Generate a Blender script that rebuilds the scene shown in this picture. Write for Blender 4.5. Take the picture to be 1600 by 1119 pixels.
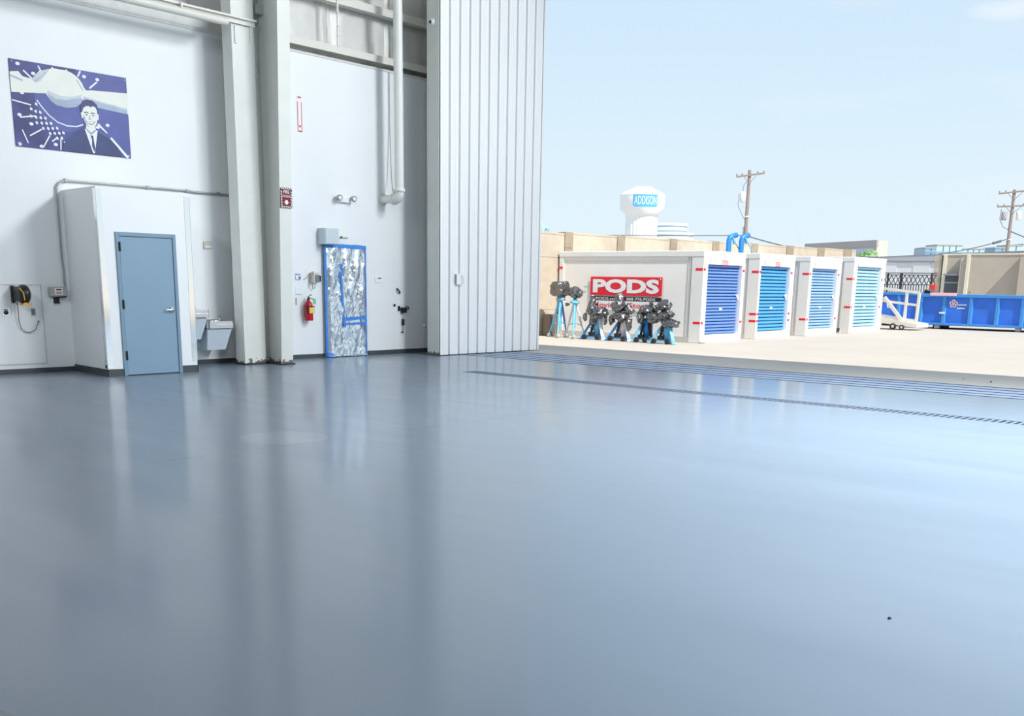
import bpy, bmesh, math, random
from mathutils import Vector, Matrix, noise
random.seed(7)
PI = math.pi
C = bpy.context.scene.collection
for o in list(bpy.data.objects):
    bpy.data.objects.remove(o)

# ------------------------------------------------------------------ camera
cam_d = bpy.data.cameras.new('camera')
cam_d.sensor_fit = 'HORIZONTAL'; cam_d.sensor_width = 36.0
cam_d.lens = 36.0 * 1598.94 / 1600.0
cam_d.shift_y = (816.685 - 559.5) / 1600.0
cam_d.clip_end = 3000
cam = bpy.data.objects.new('camera', cam_d); C.objects.link(cam)
EYE, PITCH, ROLL, YAW = 1.5, 0.2302, 0.0173, 0.7113
_fw = Vector((math.cos(YAW), math.sin(YAW), 0)); _rt = Vector((math.sin(YAW), -math.cos(YAW), 0)); _up = Vector((0, 0, 1))
_F = _fw * math.cos(PITCH) - _up * math.sin(PITCH); _U = _fw * math.sin(PITCH) + _up * math.cos(PITCH)
_R2 = _rt * math.cos(ROLL) + _U * math.sin(ROLL); _U2 = -_rt * math.sin(ROLL) + _U * math.cos(ROLL)
M = Matrix.Identity(4)
for i in range(3):
    M[i][0] = _R2[i]; M[i][1] = _U2[i]; M[i][2] = -_F[i]
M[2][3] = EYE
cam.matrix_world = M
bpy.context.scene.camera = cam

# ------------------------------------------------------------------ exposure, sky, sun, added fill lights
vs = bpy.context.scene.view_settings
vs.view_transform = 'Standard'; vs.look = 'None'; vs.exposure = 0.0; vs.gamma = 1.0; vs.use_curve_mapping = False

world = bpy.data.worlds.new('sky'); bpy.context.scene.world = world; world.use_nodes = True
nt = world.node_tree; nt.nodes.clear()
wo = nt.nodes.new('ShaderNodeOutputWorld'); bg = nt.nodes.new('ShaderNodeBackground')
tc = nt.nodes.new('ShaderNodeTexCoord'); sx = nt.nodes.new('ShaderNodeSeparateXYZ')
rp = nt.nodes.new('ShaderNodeValToRGB')
nt.links.new(tc.outputs['Generated'], sx.inputs[0]); nt.links.new(sx.outputs['Z'], rp.inputs[0])
cr = rp.color_ramp
cr.elements[0].position = 0.0; cr.elements[0].color = (0.80, 0.92, 0.985, 1)
cr.elements[1].position = 1.0; cr.elements[1].color = (0.36, 0.56, 0.90, 1)
for p_, c_ in ((0.10, (0.745, 0.895, 0.985, 1)), (0.20, (0.655, 0.835, 0.985, 1)), (0.32, (0.60, 0.78, 0.97, 1)), (0.55, (0.48, 0.68, 0.94, 1))):
    e_ = cr.elements.new(p_); e_.color = c_
mp = nt.nodes.new('ShaderNodeMapping'); mp.inputs['Scale'].default_value = (2.2, 2.2, 9.0)
nz = nt.nodes.new('ShaderNodeTexNoise'); nz.inputs['Scale'].default_value = 1.6; nz.inputs['Detail'].default_value = 5
nt.links.new(tc.outputs['Generated'], mp.inputs[0]); nt.links.new(mp.outputs[0], nz.inputs['Vector'])
cl = nt.nodes.new('ShaderNodeValToRGB'); cl.color_ramp.elements[0].position = 0.52; cl.color_ramp.elements[1].position = 0.82
cl.color_ramp.elements[1].color = (0.55, 0.55, 0.55, 1)
nt.links.new(nz.outputs[0], cl.inputs[0])
mx = nt.nodes.new('ShaderNodeMixRGB'); mx.inputs[2].default_value = (0.88, 0.95, 0.99, 1)
nt.links.new(cl.outputs[0], mx.inputs[0]); nt.links.new(rp.outputs[0], mx.inputs[1])
_cd = (_F + _R2*((1572-800)/1598.94) + _U2*((816.685-16)/1598.94)).normalized()      # where the little cloud hangs in the sky
_cr = Vector((_cd.y, -_cd.x, 0)).normalized(); _cu = _cr.cross(_cd)
def _vm(op, a, b):
    q = nt.nodes.new('ShaderNodeVectorMath'); q.operation = op; nt.links.new(a, q.inputs[0]); q.inputs[1].default_value = b; return q
def _m(op, a, b):
    q = nt.nodes.new('ShaderNodeMath'); q.operation = op; nt.links.new(a, q.inputs[0])
    if isinstance(b, (int, float)): q.inputs[1].default_value = b
    else: nt.links.new(b, q.inputs[1])
    return q.outputs[0]
_du = _m('DIVIDE', _vm('DOT_PRODUCT', tc.outputs['Generated'], _cr).outputs['Value'], 0.034)
_dv = _m('DIVIDE', _m('SUBTRACT', _vm('DOT_PRODUCT', tc.outputs['Generated'], _cu).outputs['Value'], 0.0), 0.008)
_fr = _m('GREATER_THAN', _vm('DOT_PRODUCT', tc.outputs['Generated'], _cd).outputs['Value'], 0.5)
_rr = _m('ADD', _m('MULTIPLY', _du, _du), _m('MULTIPLY', _dv, _dv))
_n2 = nt.nodes.new('ShaderNodeTexNoise'); _n2.inputs['Scale'].default_value = 45; _n2.inputs['Detail'].default_value = 4; nt.links.new(tc.outputs['Generated'], _n2.inputs['Vector'])
_mk = nt.nodes.new('ShaderNodeMapRange'); _mk.inputs[1].default_value = 1.5; _mk.inputs[2].default_value = 0.0; _mk.inputs[3].default_value = 0.0; _mk.inputs[4].default_value = 0.75
nt.links.new(_m('ADD', _rr, _m('MULTIPLY', _n2.outputs[0], 0.9)), _mk.inputs[0])
mx2 = nt.nodes.new('ShaderNodeMixRGB'); mx2.inputs[2].default_value = (0.94, 0.985, 1.0, 1)
nt.links.new(_m('MULTIPLY', _mk.outputs[0], _fr), mx2.inputs[0]); nt.links.new(mx.outputs[0], mx2.inputs[1])
nt.links.new(mx2.outputs[0], bg.inputs[0]); bg.inputs[1].default_value = 1.0
nt.links.new(bg.outputs[0], wo.inputs[0])

sun_d = bpy.data.lights.new('sun', 'SUN'); sun_d.energy = 5.5; sun_d.angle = 0.0093; sun_d.color = (1.0, 0.95, 0.86)
sun = bpy.data.objects.new('sun', sun_d); C.objects.link(sun)
sun.rotation_euler = Vector((0.23, 0.80, -1.0)).to_track_quat('-Z', 'Y').to_euler()
sun.location = (0, 0, 40)

def area(name, loc, size, energy, color=(0.93, 0.97, 1.0), aim=None, spread=180):       # unseen area lights added under the roof to brighten walls and floor
    d = bpy.data.lights.new(name, 'AREA'); d.shape = 'RECTANGLE'; d.size, d.size_y = size; d.energy = energy; d.color = color; d.spread = math.radians(spread)
    o = bpy.data.objects.new(name, d); C.objects.link(o); o.location = loc
    if aim is not None:
        o.rotation_euler = (Vector(aim) - Vector(loc)).to_track_quat('-Z', 'Y').to_euler()
    return o
for ly in (-11.0, -3.0, 5.0):
    area('fill_light', (15.8, ly, 10.0), (2.4, 2.4), 385, aim=(8.5, 15.0, 2.4), spread=115)
for lx, ly in ((6.2, -3.2), (11.5, -4.0), (11.5, 3.0)):
    area('fill_light', (lx, ly, 10.3), (2.0, 2.0), 680, color=(0.84, 0.93, 1.0), spread=85)
for lx, ly in ((-4.0, -8.0), (-6.0, 4.0)):
    area('fill_light', (lx, ly, 10.2), (2.4, 2.4), 105, aim=(9.0, 16.0, 2.2), spread=62)

# ------------------------------------------------------------------ materials
def mat(name, col, rough=0.5, metal=0.0, spec=0.5, var=0.0, scale=6.0, bump=0.0, bscale=40.0, bdist=0.01, emit=None, stretch=None, trans=0.0, col2=None):
    m = bpy.data.materials.new(name); m.use_nodes = True
    n = m.node_tree.nodes; l = m.node_tree.links; b = n['Principled BSDF']
    b.inputs['Base Color'].default_value = (*col, 1); b.inputs['Roughness'].default_value = rough
    b.inputs['Metallic'].default_value = metal; b.inputs['Specular IOR Level'].default_value = spec
    if trans: b.inputs['Transmission Weight'].default_value = trans
    if var or bump:
        t = n.new('ShaderNodeTexCoord'); mp = n.new('ShaderNodeMapping'); l.new(t.outputs['Object'], mp.inputs[0])
        if stretch: mp.inputs['Scale'].default_value = stretch
    if var:
        z = n.new('ShaderNodeTexNoise'); z.inputs['Scale'].default_value = scale; z.inputs['Detail'].default_value = 6
        l.new(mp.outputs[0], z.inputs['Vector'])
        r = n.new('ShaderNodeValToRGB'); r.color_ramp.elements[0].position = 0.3; r.color_ramp.elements[1].position = 0.7
        c2 = col2 if col2 else tuple(min(1, c * (1 + var)) for c in col)
        r.color_ramp.elements[0].color = (*[c * (1 - var) for c in col], 1); r.color_ramp.elements[1].color = (*c2, 1)
        l.new(z.outputs[0], r.inputs[0]); l.new(r.outputs[0], b.inputs['Base Color'])
    if bump:
        z2 = n.new('ShaderNodeTexNoise'); z2.inputs['Scale'].default_value = bscale; z2.inputs['Detail'].default_value = 4
        l.new(mp.outputs[0], z2.inputs['Vector'])
        bp = n.new('ShaderNodeBump'); bp.inputs['Strength'].default_value = bump; bp.inputs['Distance'].default_value = bdist
        l.new(z2.outputs[0], bp.inputs['Height']); l.new(bp.outputs[0], b.inputs['Normal'])
    return m

MT = {}
def dm(k, *a, **kw): MT[k] = mat(k, *a, **kw)
dm('wall_paint', (0.84, 0.86, 0.87), 0.55, var=0.015, scale=1.2, bump=0.05, bscale=60)
dm('wall_trim', (0.66, 0.66, 0.63), 0.6, var=0.08, scale=5)
dm('cream_paint', (0.74, 0.73, 0.66), 0.5, var=0.03, scale=3)
dm('steel_paint', (0.73, 0.745, 0.70), 0.45, var=0.03, scale=3, bump=0.04, bscale=25)
dm('insulation', (0.72, 0.71, 0.68), 0.35, var=0.05, scale=3, bump=0.25, bscale=6)
dm('baseboard', (0.06, 0.07, 0.075), 0.35, var=0.1)
dm('door_blue', (0.23, 0.35, 0.46), 0.4, var=0.02, scale=2)
dm('frame_blue', (0.20, 0.31, 0.41), 0.4)
dm('chrome', (0.80, 0.80, 0.80), 0.18, metal=1.0)
dm('stainless', (0.72, 0.72, 0.71), 0.22, metal=1.0, bump=0.03, bscale=80)
dm('guard_steel', (0.97, 0.96, 0.94), 0.09, metal=1.0)
dm('fountain_grey', (0.50, 0.57, 0.63), 0.4)
dm('black_plastic', (0.012, 0.012, 0.014), 0.35)
dm('dark_rubber', (0.02, 0.02, 0.02), 0.7)
dm('dark_void', (0.01, 0.011, 0.013), 0.8)
dm('yellow', (0.80, 0.42, 0.02), 0.45)
dm('grey_box', (0.42, 0.43, 0.41), 0.5)
dm('conduit', (0.36, 0.38, 0.38), 0.35, metal=0.5)
dm('white_plastic', (0.85, 0.86, 0.86), 0.4)
dm('beige_plastic', (0.66, 0.60, 0.50), 0.45)
dm('phone_grey', (0.18, 0.22, 0.27), 0.45)
dm('cord_brown', (0.22, 0.17, 0.13), 0.6)
dm('red_paint', (0.62, 0.01, 0.02), 0.3)
dm('sign_red', (0.19, 0.004, 0.010), 0.45)
dm('sign_white', (0.86, 0.84, 0.83), 0.5)
dm('label_red', (0.60, 0.05, 0.05), 0.5)
dm('tag_green', (0.22, 0.55, 0.33), 0.6)
dm('tag_yellow', (0.82, 0.62, 0.12), 0.6)
dm('paper', (0.83, 0.85, 0.88), 0.7)
dm('ink_blue', (0.10, 0.16, 0.40), 0.6)
dm('cabinet_grey', (0.56, 0.64, 0.68), 0.4)
dm('tape_blue', (0.05, 0.25, 0.72), 0.5, var=0.12, scale=12)
dm('plastic_sheet', (0.74, 0.81, 0.87), 0.10, metal=0.72, bump=0.2, bscale=16)
dm('clear_scrap', (0.20, 0.245, 0.27), 0.25, bump=0.3, bscale=25)
dm('pipe_white', (0.80, 0.80, 0.76), 0.35, var=0.03)
dm('cladding', (0.88, 0.885, 0.88), 0.4, var=0.03, scale=1.5, stretch=(1, 1, 0.15))
dm('rib_shadow', (0.60, 0.60, 0.59), 0.5)
dm('track_steel', (0.055, 0.065, 0.10), 0.95, spec=0.05)
dm('sill', (0.34, 0.40, 0.50), 0.6, var=0.05, spec=0.4)
dm('grate', (0.17, 0.20, 0.25), 0.8, spec=0.1)
dm('roof_white', (0.70, 0.70, 0.68), 0.7)
dm('pod_white', (0.80, 0.79, 0.765), 0.5, var=0.02, scale=2)
dm('pod_side', (0.89, 0.865, 0.83), 0.5, var=0.025, scale=1.4)
dm('pod_grey', (0.55, 0.55, 0.54), 0.5)
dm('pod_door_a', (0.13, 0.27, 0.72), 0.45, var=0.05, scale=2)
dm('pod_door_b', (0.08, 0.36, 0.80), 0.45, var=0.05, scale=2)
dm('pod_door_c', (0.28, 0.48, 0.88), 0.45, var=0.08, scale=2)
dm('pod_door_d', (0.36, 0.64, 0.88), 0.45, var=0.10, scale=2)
dm('sticker_red', (0.80, 0.015, 0.035), 0.4)
dm('sticker_black', (0.015, 0.015, 0.02), 0.4)
dm('sticker_white', (0.86, 0.86, 0.86), 0.45)
dm('jack_blue', (0.02, 0.22, 0.62), 0.4, var=0.08)
dm('jack_pale', (0.16, 0.50, 0.78), 0.4, var=0.08)
dm('jack_white', (0.72, 0.70, 0.74), 0.45, var=0.05)
dm('wrap_black', (0.018, 0.017, 0.017), 0.17, spec=0.5, bump=1.0, bscale=7, bdist=0.09)
MT['wrap_black'].node_tree.nodes['Principled BSDF'].inputs['IOR'].default_value = 2.6
dm('dumpster_blue', (0.03, 0.17, 0.72), 0.4, var=0.1, scale=2.5)
dm('dumpster_rib', (0.06, 0.27, 0.66), 0.4, var=0.08)
dm('pink_board', (0.86, 0.55, 0.58), 0.6)
dm('cart_cream', (0.80, 0.76, 0.66), 0.5, var=0.04)
dm('block_tan', (0.53, 0.455, 0.36), 0.85, var=0.07, scale=3, bump=0.2, bscale=12)
dm('block_cap', (0.33, 0.265, 0.19), 0.85, var=0.10, scale=5, bump=0.2, bscale=12)
dm('tilt_tan', (0.52, 0.45, 0.36), 0.85, var=0.05, scale=1.4)
dm('stripe_cream', (0.80, 0.75, 0.60), 0.8)
dm('metal_white', (0.72, 0.73, 0.74), 0.5, var=0.02)
dm('trim_purple', (0.28, 0.26, 0.34), 0.5)
dm('stone', (0.50, 0.43, 0.34), 0.85, var=0.35, scale=2.2)
dm('window_dark', (0.10, 0.115, 0.125), 0.15)
dm('fence_black', (0.03, 0.035, 0.04), 0.5)
dm('red_box', (0.70, 0.07, 0.06), 0.5)
dm('tower_white', (0.84, 0.85, 0.87), 0.5)
dm('tower_blue', (0.10, 0.42, 0.72), 0.5)
dm('glass_blue', (0.22, 0.38, 0.52), 0.12)
dm('glass_pale', (0.45, 0.60, 0.70), 0.15)
dm('concrete_pale', (0.74, 0.76, 0.77), 0.7)
dm('bld_grey', (0.38, 0.36, 0.36), 0.7)
dm('bld_beige', (0.76, 0.62, 0.47), 0.8)
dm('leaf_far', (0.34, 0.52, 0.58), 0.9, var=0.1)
dm('leaf', (0.22, 0.34, 0.15), 0.8, var=0.35, scale=0.6)
dm('wood_pole', (0.30, 0.24, 0.22), 0.8, var=0.15, scale=4, stretch=(4, 4, 0.4))
dm('wire', (0.10, 0.11, 0.13), 0.6)
dm('tower_shade', (0.62, 0.68, 0.78), 0.5)
dm('print_dark', (0.028, 0.033, 0.16), 0.5, var=0.3, scale=2.2, col2=(0.07, 0.085, 0.30))
dm('print_mid', (0.085, 0.105, 0.34), 0.5, var=0.12, scale=3)
dm('print_suit', (0.038, 0.052, 0.17), 0.5, var=0.2, scale=4)
dm('print_cream', (0.78, 0.80, 0.74), 0.5, var=0.04, scale=3)
dm('print_grey', (0.36, 0.43, 0.56), 0.5, var=0.15, scale=4)
dm('print_lite', (0.56, 0.61, 0.64), 0.5, var=0.08, scale=4)
dm('print_white', (0.80, 0.83, 0.86), 0.5)

def worn_feet(m, h=0.16):
    n = m.node_tree.nodes; l = m.node_tree.links; b = n['Principled BSDF']
    src = b.inputs['Base Color'].links[0].from_socket
    t = n.new('ShaderNodeTexCoord'); sp = n.new('ShaderNodeSeparateXYZ'); l.new(t.outputs['Object'], sp.inputs[0])
    z = n.new('ShaderNodeTexNoise'); z.inputs['Scale'].default_value = 14; z.inputs['Detail'].default_value = 4; l.new(t.outputs['Object'], z.inputs['Vector'])
    a = n.new('ShaderNodeMapRange'); a.inputs[1].default_value = 0.0; a.inputs[2].default_value = h; a.inputs[3].default_value = 0.42; a.inputs[4].default_value = -0.1; l.new(sp.outputs['Z'], a.inputs[0])
    q = n.new('ShaderNodeMath'); q.operation = 'ADD'; l.new(a.outputs[0], q.inputs[0]); l.new(z.outputs[0], q.inputs[1])
    g = n.new('ShaderNodeMath'); g.operation = 'GREATER_THAN'; g.inputs[1].default_value = 0.72; l.new(q.outputs[0], g.inputs[0])
    mx = n.new('ShaderNodeMixRGB'); mx.inputs[2].default_value = (0.16, 0.14, 0.11, 1); l.new(g.outputs[0], mx.inputs[0]); l.new(src, mx.inputs[1]); l.new(mx.outputs[0], b.inputs['Base Color'])
worn_feet(MT['steel_paint'])

def floor_material():
    m = bpy.data.materials.new('epoxy_floor'); m.use_nodes = True
    n = m.node_tree.nodes; l = m.node_tree.links; b = n['Principled BSDF']
    t = n.new('ShaderNodeTexCoord')
    mp = n.new('ShaderNodeMapping'); mp.inputs['Scale'].default_value = (1.5, 0.17, 1); mp.inputs['Rotation'].default_value = (0, 0, 0.12)
    l.new(t.outputs['Object'], mp.inputs[0])
    z = n.new('ShaderNodeTexNoise'); z.inputs['Scale'].default_value = 1.3; z.inputs['Detail'].default_value = 5; z.inputs['Roughness'].default_value = 0.55
    l.new(mp.outputs[0], z.inputs['Vector'])
    r = n.new('ShaderNodeValToRGB'); r.color_ramp.elements[0].position = 0.3; r.color_ramp.elements[1].position = 0.72
    r.color_ramp.elements[0].color = (0.150, 0.195, 0.250, 1); r.color_ramp.elements[1].color = (0.170, 0.219, 0.278, 1)
    l.new(z.outputs[0], r.inputs[0])
    # the filled saw-cut joint, worn to a hairline in places
    s = n.new('ShaderNodeSeparateXYZ'); l.new(t.outputs['Object'], s.inputs[0])
    def math_(op, a, bb=None, cc=None):
        q = n.new('ShaderNodeMath'); q.operation = op
        for i, v in enumerate((a, bb, cc)):
            if v is None: continue
            if isinstance(v, (int, float)): q.inputs[i].default_value = v
            else: l.new(v, q.inputs[i])
        return q.outputs[0]
    d = math_('ABSOLUTE', math_('SUBTRACT', s.outputs['Y'], 7.70))
    line = math_('LESS_THAN', d, 0.012)
    z3 = n.new('ShaderNodeTexNoise'); z3.inputs['Scale'].default_value = 1.1; z3.inputs['Detail'].default_value = 2
    l.new(t.outputs['Object'], z3.inputs['Vector'])
    msk = math_('MULTIPLY', line, math_('GREATER_THAN', z3.outputs[0], 0.5))
    dx = math_('SUBTRACT', s.outputs['X'], 6.02); dy = math_('SUBTRACT', s.outputs['Y'], 8.12)
    rad = math_('SQRT', math_('ADD', math_('MULTIPLY', dx, dx), math_('MULTIPLY', dy, dy)))
    patch = math_('MULTIPLY', math_('LESS_THAN', rad, 0.42), 0.45)
    m1 = n.new('ShaderNodeMixRGB'); l.new(patch, m1.inputs[0]); l.new(r.outputs[0], m1.inputs[1]); m1.inputs[2].default_value = (0.26, 0.31, 0.35, 1)
    m2 = n.new('ShaderNodeMixRGB'); l.new(math_('MULTIPLY', msk, 0.55), m2.inputs[0]); l.new(m1.outputs[0], m2.inputs[1]); m2.inputs[2].default_value = (0.05, 0.065, 0.09, 1)
    l.new(m2.outputs[0], b.inputs['Base Color'])
    r2 = n.new('ShaderNodeMapRange'); r2.inputs[1].default_value = 0.3; r2.inputs[2].default_value = 0.75
    r2.inputs[3].default_value = 0.36; r2.inputs[4].default_value = 0.50
    l.new(z.outputs[0], r2.inputs[0]); l.new(r2.outputs[0], b.inputs['Roughness'])
    b.inputs['Specular IOR Level'].default_value = 1.0
    b.inputs['Coat Weight'].default_value = 0.5; b.inputs['Coat Roughness'].default_value = 0.14; b.inputs['Coat IOR'].default_value = 1.5
    bp = n.new('ShaderNodeBump'); bp.inputs['Strength'].default_value = 0.08; bp.inputs['Distance'].default_value = 0.02
    l.new(z.outputs[0], bp.inputs['Height']); l.new(bp.outputs[0], b.inputs['Normal']); l.new(bp.outputs[0], b.inputs['Coat Normal'])
    return m
MT['floor'] = floor_material()

def apron_material():
    m = mat('apron_concrete', (0.52, 0.468, 0.40), 0.85, spec=0.3, var=0.04, scale=0.5, bump=0.1, bscale=30)
    return m
MT['apron'] = apron_material()

# ------------------------------------------------------------------ mesh builder
class MB:
    def __init__(s): s.v = []; s.f = []; s.mi = []; s.sm = []; s.m = 0
    def add(s, vs_, fs, smooth=False):
        o = len(s.v); s.v += [tuple(p) for p in vs_]
        for f in fs: s.f.append(tuple(i + o for i in f)); s.mi.append(s.m); s.sm.append(smooth)
        return s
    def box(s, x0, x1, y0, y1, z0, z1, ch=0.0):
        if x0 > x1: x0, x1 = x1, x0
        if y0 > y1: y0, y1 = y1, y0
        if z0 > z1: z0, z1 = z1, z0
        if ch <= 0:
            s.add([(x0,y0,z0),(x1,y0,z0),(x1,y1,z0),(x0,y1,z0),(x0,y0,z1),(x1,y0,z1),(x1,y1,z1),(x0,y1,z1)],
                  [(0,3,2,1),(4,5,6,7),(0,1,5,4),(1,2,6,5),(2,3,7,6),(3,0,4,7)]); return s
        bm = bmesh.new(); bmesh.ops.create_cube(bm, size=1.0)
        for v in bm.verts: v.co = Vector(((x0+x1)/2 + v.co.x*(x1-x0), (y0+y1)/2 + v.co.y*(y1-y0), (z0+z1)/2 + v.co.z*(z1-z0)))
        bmesh.ops.bevel(bm, geom=list(bm.edges), offset=min(ch, 0.45*min(x1-x0, y1-y0, z1-z0)), segments=2, profile=0.5, affect='EDGES')
        bm.verts.index_update(); s.add([v.co for v in bm.verts], [[v.index for v in f.verts] for f in bm.faces]); bm.free(); return s
    def tube(s, pts, r, n=10, caps=True, r2=None):
        pts = [Vector(p) for p in pts]; N = len(pts); vs_ = []; up = None
        for i, p in enumerate(pts):
            a = pts[max(0, i-1)]; b = pts[min(N-1, i+1)]; t = (b - a).normalized()
            if up is None: up = t.orthogonal().normalized()
            up = (up - t * up.dot(t)); up = up.normalized() if up.length > 1e-6 else t.orthogonal().normalized()
            w = t.cross(up); rr = r if r2 is None else r + (r2 - r) * i / max(1, N-1)
            for k in range(n):
                a_ = 2*PI*k/n; vs_.append(p + (up*math.cos(a_) + w*math.sin(a_))*rr)
        fs = []
        for i in range(N-1):
            for k in range(n):
                k2 = (k+1) % n; fs.append((i*n+k, i*n+k2, (i+1)*n+k2, (i+1)*n+k))
        s.add(vs_, fs, True)
        if caps:
            s.add(vs_[:n], [tuple(range(n))[::-1]]); s.add(vs_[-n:], [tuple(range(n))])
        return s
    def bar(s, a, b, w, h=None, ref=(0,0,1)):
        a = Vector(a); b = Vector(b); t = (b-a).normalized(); ref = Vector(ref)
        if abs(t.dot(ref)) > 0.95: ref = Vector((1,0,0)) if abs(t.x) < 0.9 else Vector((0,1,0))
        u = t.cross(ref).normalized(); v = u.cross(t); h = h or w; u *= w/2; v *= h/2
        s.add([a-u-v, a+u-v, a+u+v, a-u+v, b-u-v, b+u-v, b+u+v, b-u+v],
              [(0,3,2,1),(4,5,6,7),(0,1,5,4),(1,2,6,5),(2,3,7,6),(3,0,4,7)]); return s
    def lathe(s, prof, n=24, axis=(0,0,0), d='z', smooth=True):
        vs_ = []
        for (r, h) in prof:
            for k in range(n):
                a = 2*PI*k/n; x, y, z = r*math.cos(a), r*math.sin(a), h
                if d == 'y': x, y, z = x, -z, y
                if d == 'x': x, y, z = -z, x, y
                vs_.append((axis[0]+x, axis[1]+y, axis[2]+z))
        fs = []
        for i in range(len(prof)-1):
            for k in range(n):
                k2 = (k+1) % n; fs.append((i*n+k, i*n+k2, (i+1)*n+k2, (i+1)*n+k))
        s.add(vs_, fs, smooth)
        s.add(vs_[:n], [tuple(range(n))[::-1]]); s.add(vs_[-n:], [tuple(range(n))]); return s
    def prism(s, poly, o, u, v, n, depth):
        o = Vector(o); u = Vector(u); v = Vector(v); n = Vector(n); k = len(poly)
        a = [o + u*p[0] + v*p[1] for p in poly]; b = [p + n*depth for p in a]
        s.add(a + b, [tuple(range(k))[::-1], tuple(range(k, 2*k))] + [(i, (i+1) % k, k+(i+1) % k, k+i) for i in range(k)]); return s
    def blob(s, c, rad, seed=0, amp=0.25, fr=2.0, sub=3, smooth=False, boxy=0.0):
        bm = bmesh.new(); bmesh.ops.create_icosphere(bm, subdivisions=sub, radius=1.0)
        off = Vector((seed*3.7, seed*1.9, seed*5.3)); out = []
        for v in bm.verts:
            if boxy: v.co *= (1-boxy) + boxy*0.86/max(abs(v.co.x), abs(v.co.y), abs(v.co.z))
            k = 1 + amp*(noise.noise(v.co*fr + off)*1.2 + 0.6*noise.noise(v.co*fr*2.6 + off))
            out.append((c[0]+v.co.x*rad[0]*k, c[1]+v.co.y*rad[1]*k, c[2]+v.co.z*rad[2]*k))
        bm.verts.index_update(); s.add(out, [[v.index for v in f.verts] for f in bm.faces], smooth); bm.free(); return s
    def text(s, txt, o, u, v, n, w=None, h=1.0, bold=0.0, depth=0.002, center=True, warp=None):
        cu = bpy.data.curves.new('lettering', 'FONT'); cu.body = txt; cu.size = 1.0; cu.offset = bold; cu.resolution_u = 3
        ob = bpy.data.objects.new('lettering', cu); C.objects.link(ob)
        bpy.context.view_layer.update()
        me = bpy.data.meshes.new_from_object(ob.evaluated_get(bpy.context.evaluated_depsgraph_get()))
        bpy.data.objects.remove(ob); bpy.data.curves.remove(cu)
        xs = [q.co.x for q in me.vertices]; ys = [q.co.y for q in me.vertices]
        x0, x1, y0, y1 = min(xs), max(xs), min(ys), max(ys)
        sy = h/(y1-y0); sx_ = (w/(x1-x0)) if w else sy
        o = Vector(o); u = Vector(u); v = Vector(v); n = Vector(n); pts = []
        for q in me.vertices:
            a = (q.co.x - (x0+x1)/2 if center else q.co.x - x0)*sx_; b = (q.co.y - y0)*sy
            pts.append(warp(a, b) if warp else o + u*a + v*b + n*depth)
        s.add(pts, [tuple(p.vertices) for p in me.polygons]); bpy.data.meshes.remove(me); return s
    def obj(s, name, mats, parent=None, loc=None):
        org = Vector(parent['_o']) if parent is not None else Vector(loc or (0,0,0))
        me = bpy.data.meshes.new(name); me.from_pydata([tuple(Vector(p) - org) for p in s.v], [], s.f)
        ms = mats if isinstance(mats, (list, tuple)) else [mats]
        for m in ms: me.materials.append(MT[m])
        me.polygons.foreach_set('material_index', [min(i, len(ms)-1) for i in s.mi])
        me.polygons.foreach_set('use_smooth', s.sm)
        me.validate(); me.update()
        o = bpy.data.objects.new(name, me); C.objects.link(o)
        if parent is not None: o.parent = parent
        else: o.location = org
        o['_o'] = tuple(org)
        return o

def thing(name, label, cat, loc, group=None, kind=None):
    o = bpy.data.objects.new(name, None); C.objects.link(o); o.empty_display_size = 0.1
    o.location = loc; o['_o'] = tuple(float(c) for c in loc)
    if label: o['label'] = label
    if cat: o['category'] = cat
    if group: o['group'] = group
    if kind: o['kind'] = kind
    return o
def tag(o, label=None, cat=None, group=None, kind=None):
    if label: o['label'] = label
    if cat: o['category'] = cat
    if group: o['group'] = group
    if kind: o['kind'] = kind
    return o
def part(name, mb, m, parent, label=None):
    o = mb.obj(name, m, parent)
    if label: o['label'] = label
    return o
def solo(name, mb, m, label, cat, loc, group=None):
    return tag(mb.obj(name, m, None, loc), label, cat, group)
def struct(name, mb, m, loc=(0,0,0)):
    return tag(mb.obj(name, m, None, loc), kind='structure')
def instance(src, parent, delta, name=None):          # a copy of a part that shares the mesh
    o = src.copy(); C.objects.link(o); o.parent = parent; o.location = Vector(src.location) + Vector(delta); return o

WY = 16.2      # the long side wall
BY = 14.91     # front of the little room
YL, YR = 16.2, -22.0

# ------------------------------------------------------------------ the setting
fl = MB()
fl.box(-20, 12.74, YR, YL, -0.12, 0); fl.box(12.74, 13.12, 12.2, YL, -0.12, 0); fl.box(13.12, 15.84, YR, YL, -0.12, 0)
fl.box(15.84, 18.4, 15.08, YL, -0.12, 0)
struct('floor', fl, 'floor')

ap = MB(); ap.box(17.52, 900, -300, 900, -0.2, -0.005)
struct('apron_pavement', ap, 'apron')

wl = MB(); wl.box(-20, 18.4, WY, WY+0.3, 0, 5.52)
struct('wall_left', wl, 'wall_paint')
wu = MB(); wu.box(-20, 18.4, WY+0.36, WY+0.5, 5.52, 10.6)
struct('wall_left_upper', wu, 'roof_white')
wb = MB(); wb.box(-20.3, -20, YR, WY+0.5, 0, 10.6); struct('wall_back', wb, 'wall_paint')
wr = MB(); wr.box(-20.3, 17.6, YR-0.3, YR, 0, 10.6); struct('wall_right', wr, 'wall_paint')
hd = MB(); hd.box(17.3, 17.6, YR, 15.1, 8.6, 10.6); struct('wall_front_header', hd, 'wall_paint')
ro = MB(); ro.box(-20.3, 17.7, YR-0.3, WY+0.5, 10.6, 10.8); struct('ceiling', ro, 'roof_white')
pe = MB(); pe.box(18.36, 18.46, 15.6, WY+0.5, 0, 10.6); pe.box(17.6, 18.46, 15.1, WY+0.5, 10.45, 10.6)
struct('wall_pocket_end', pe, 'dark_rubber')

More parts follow.
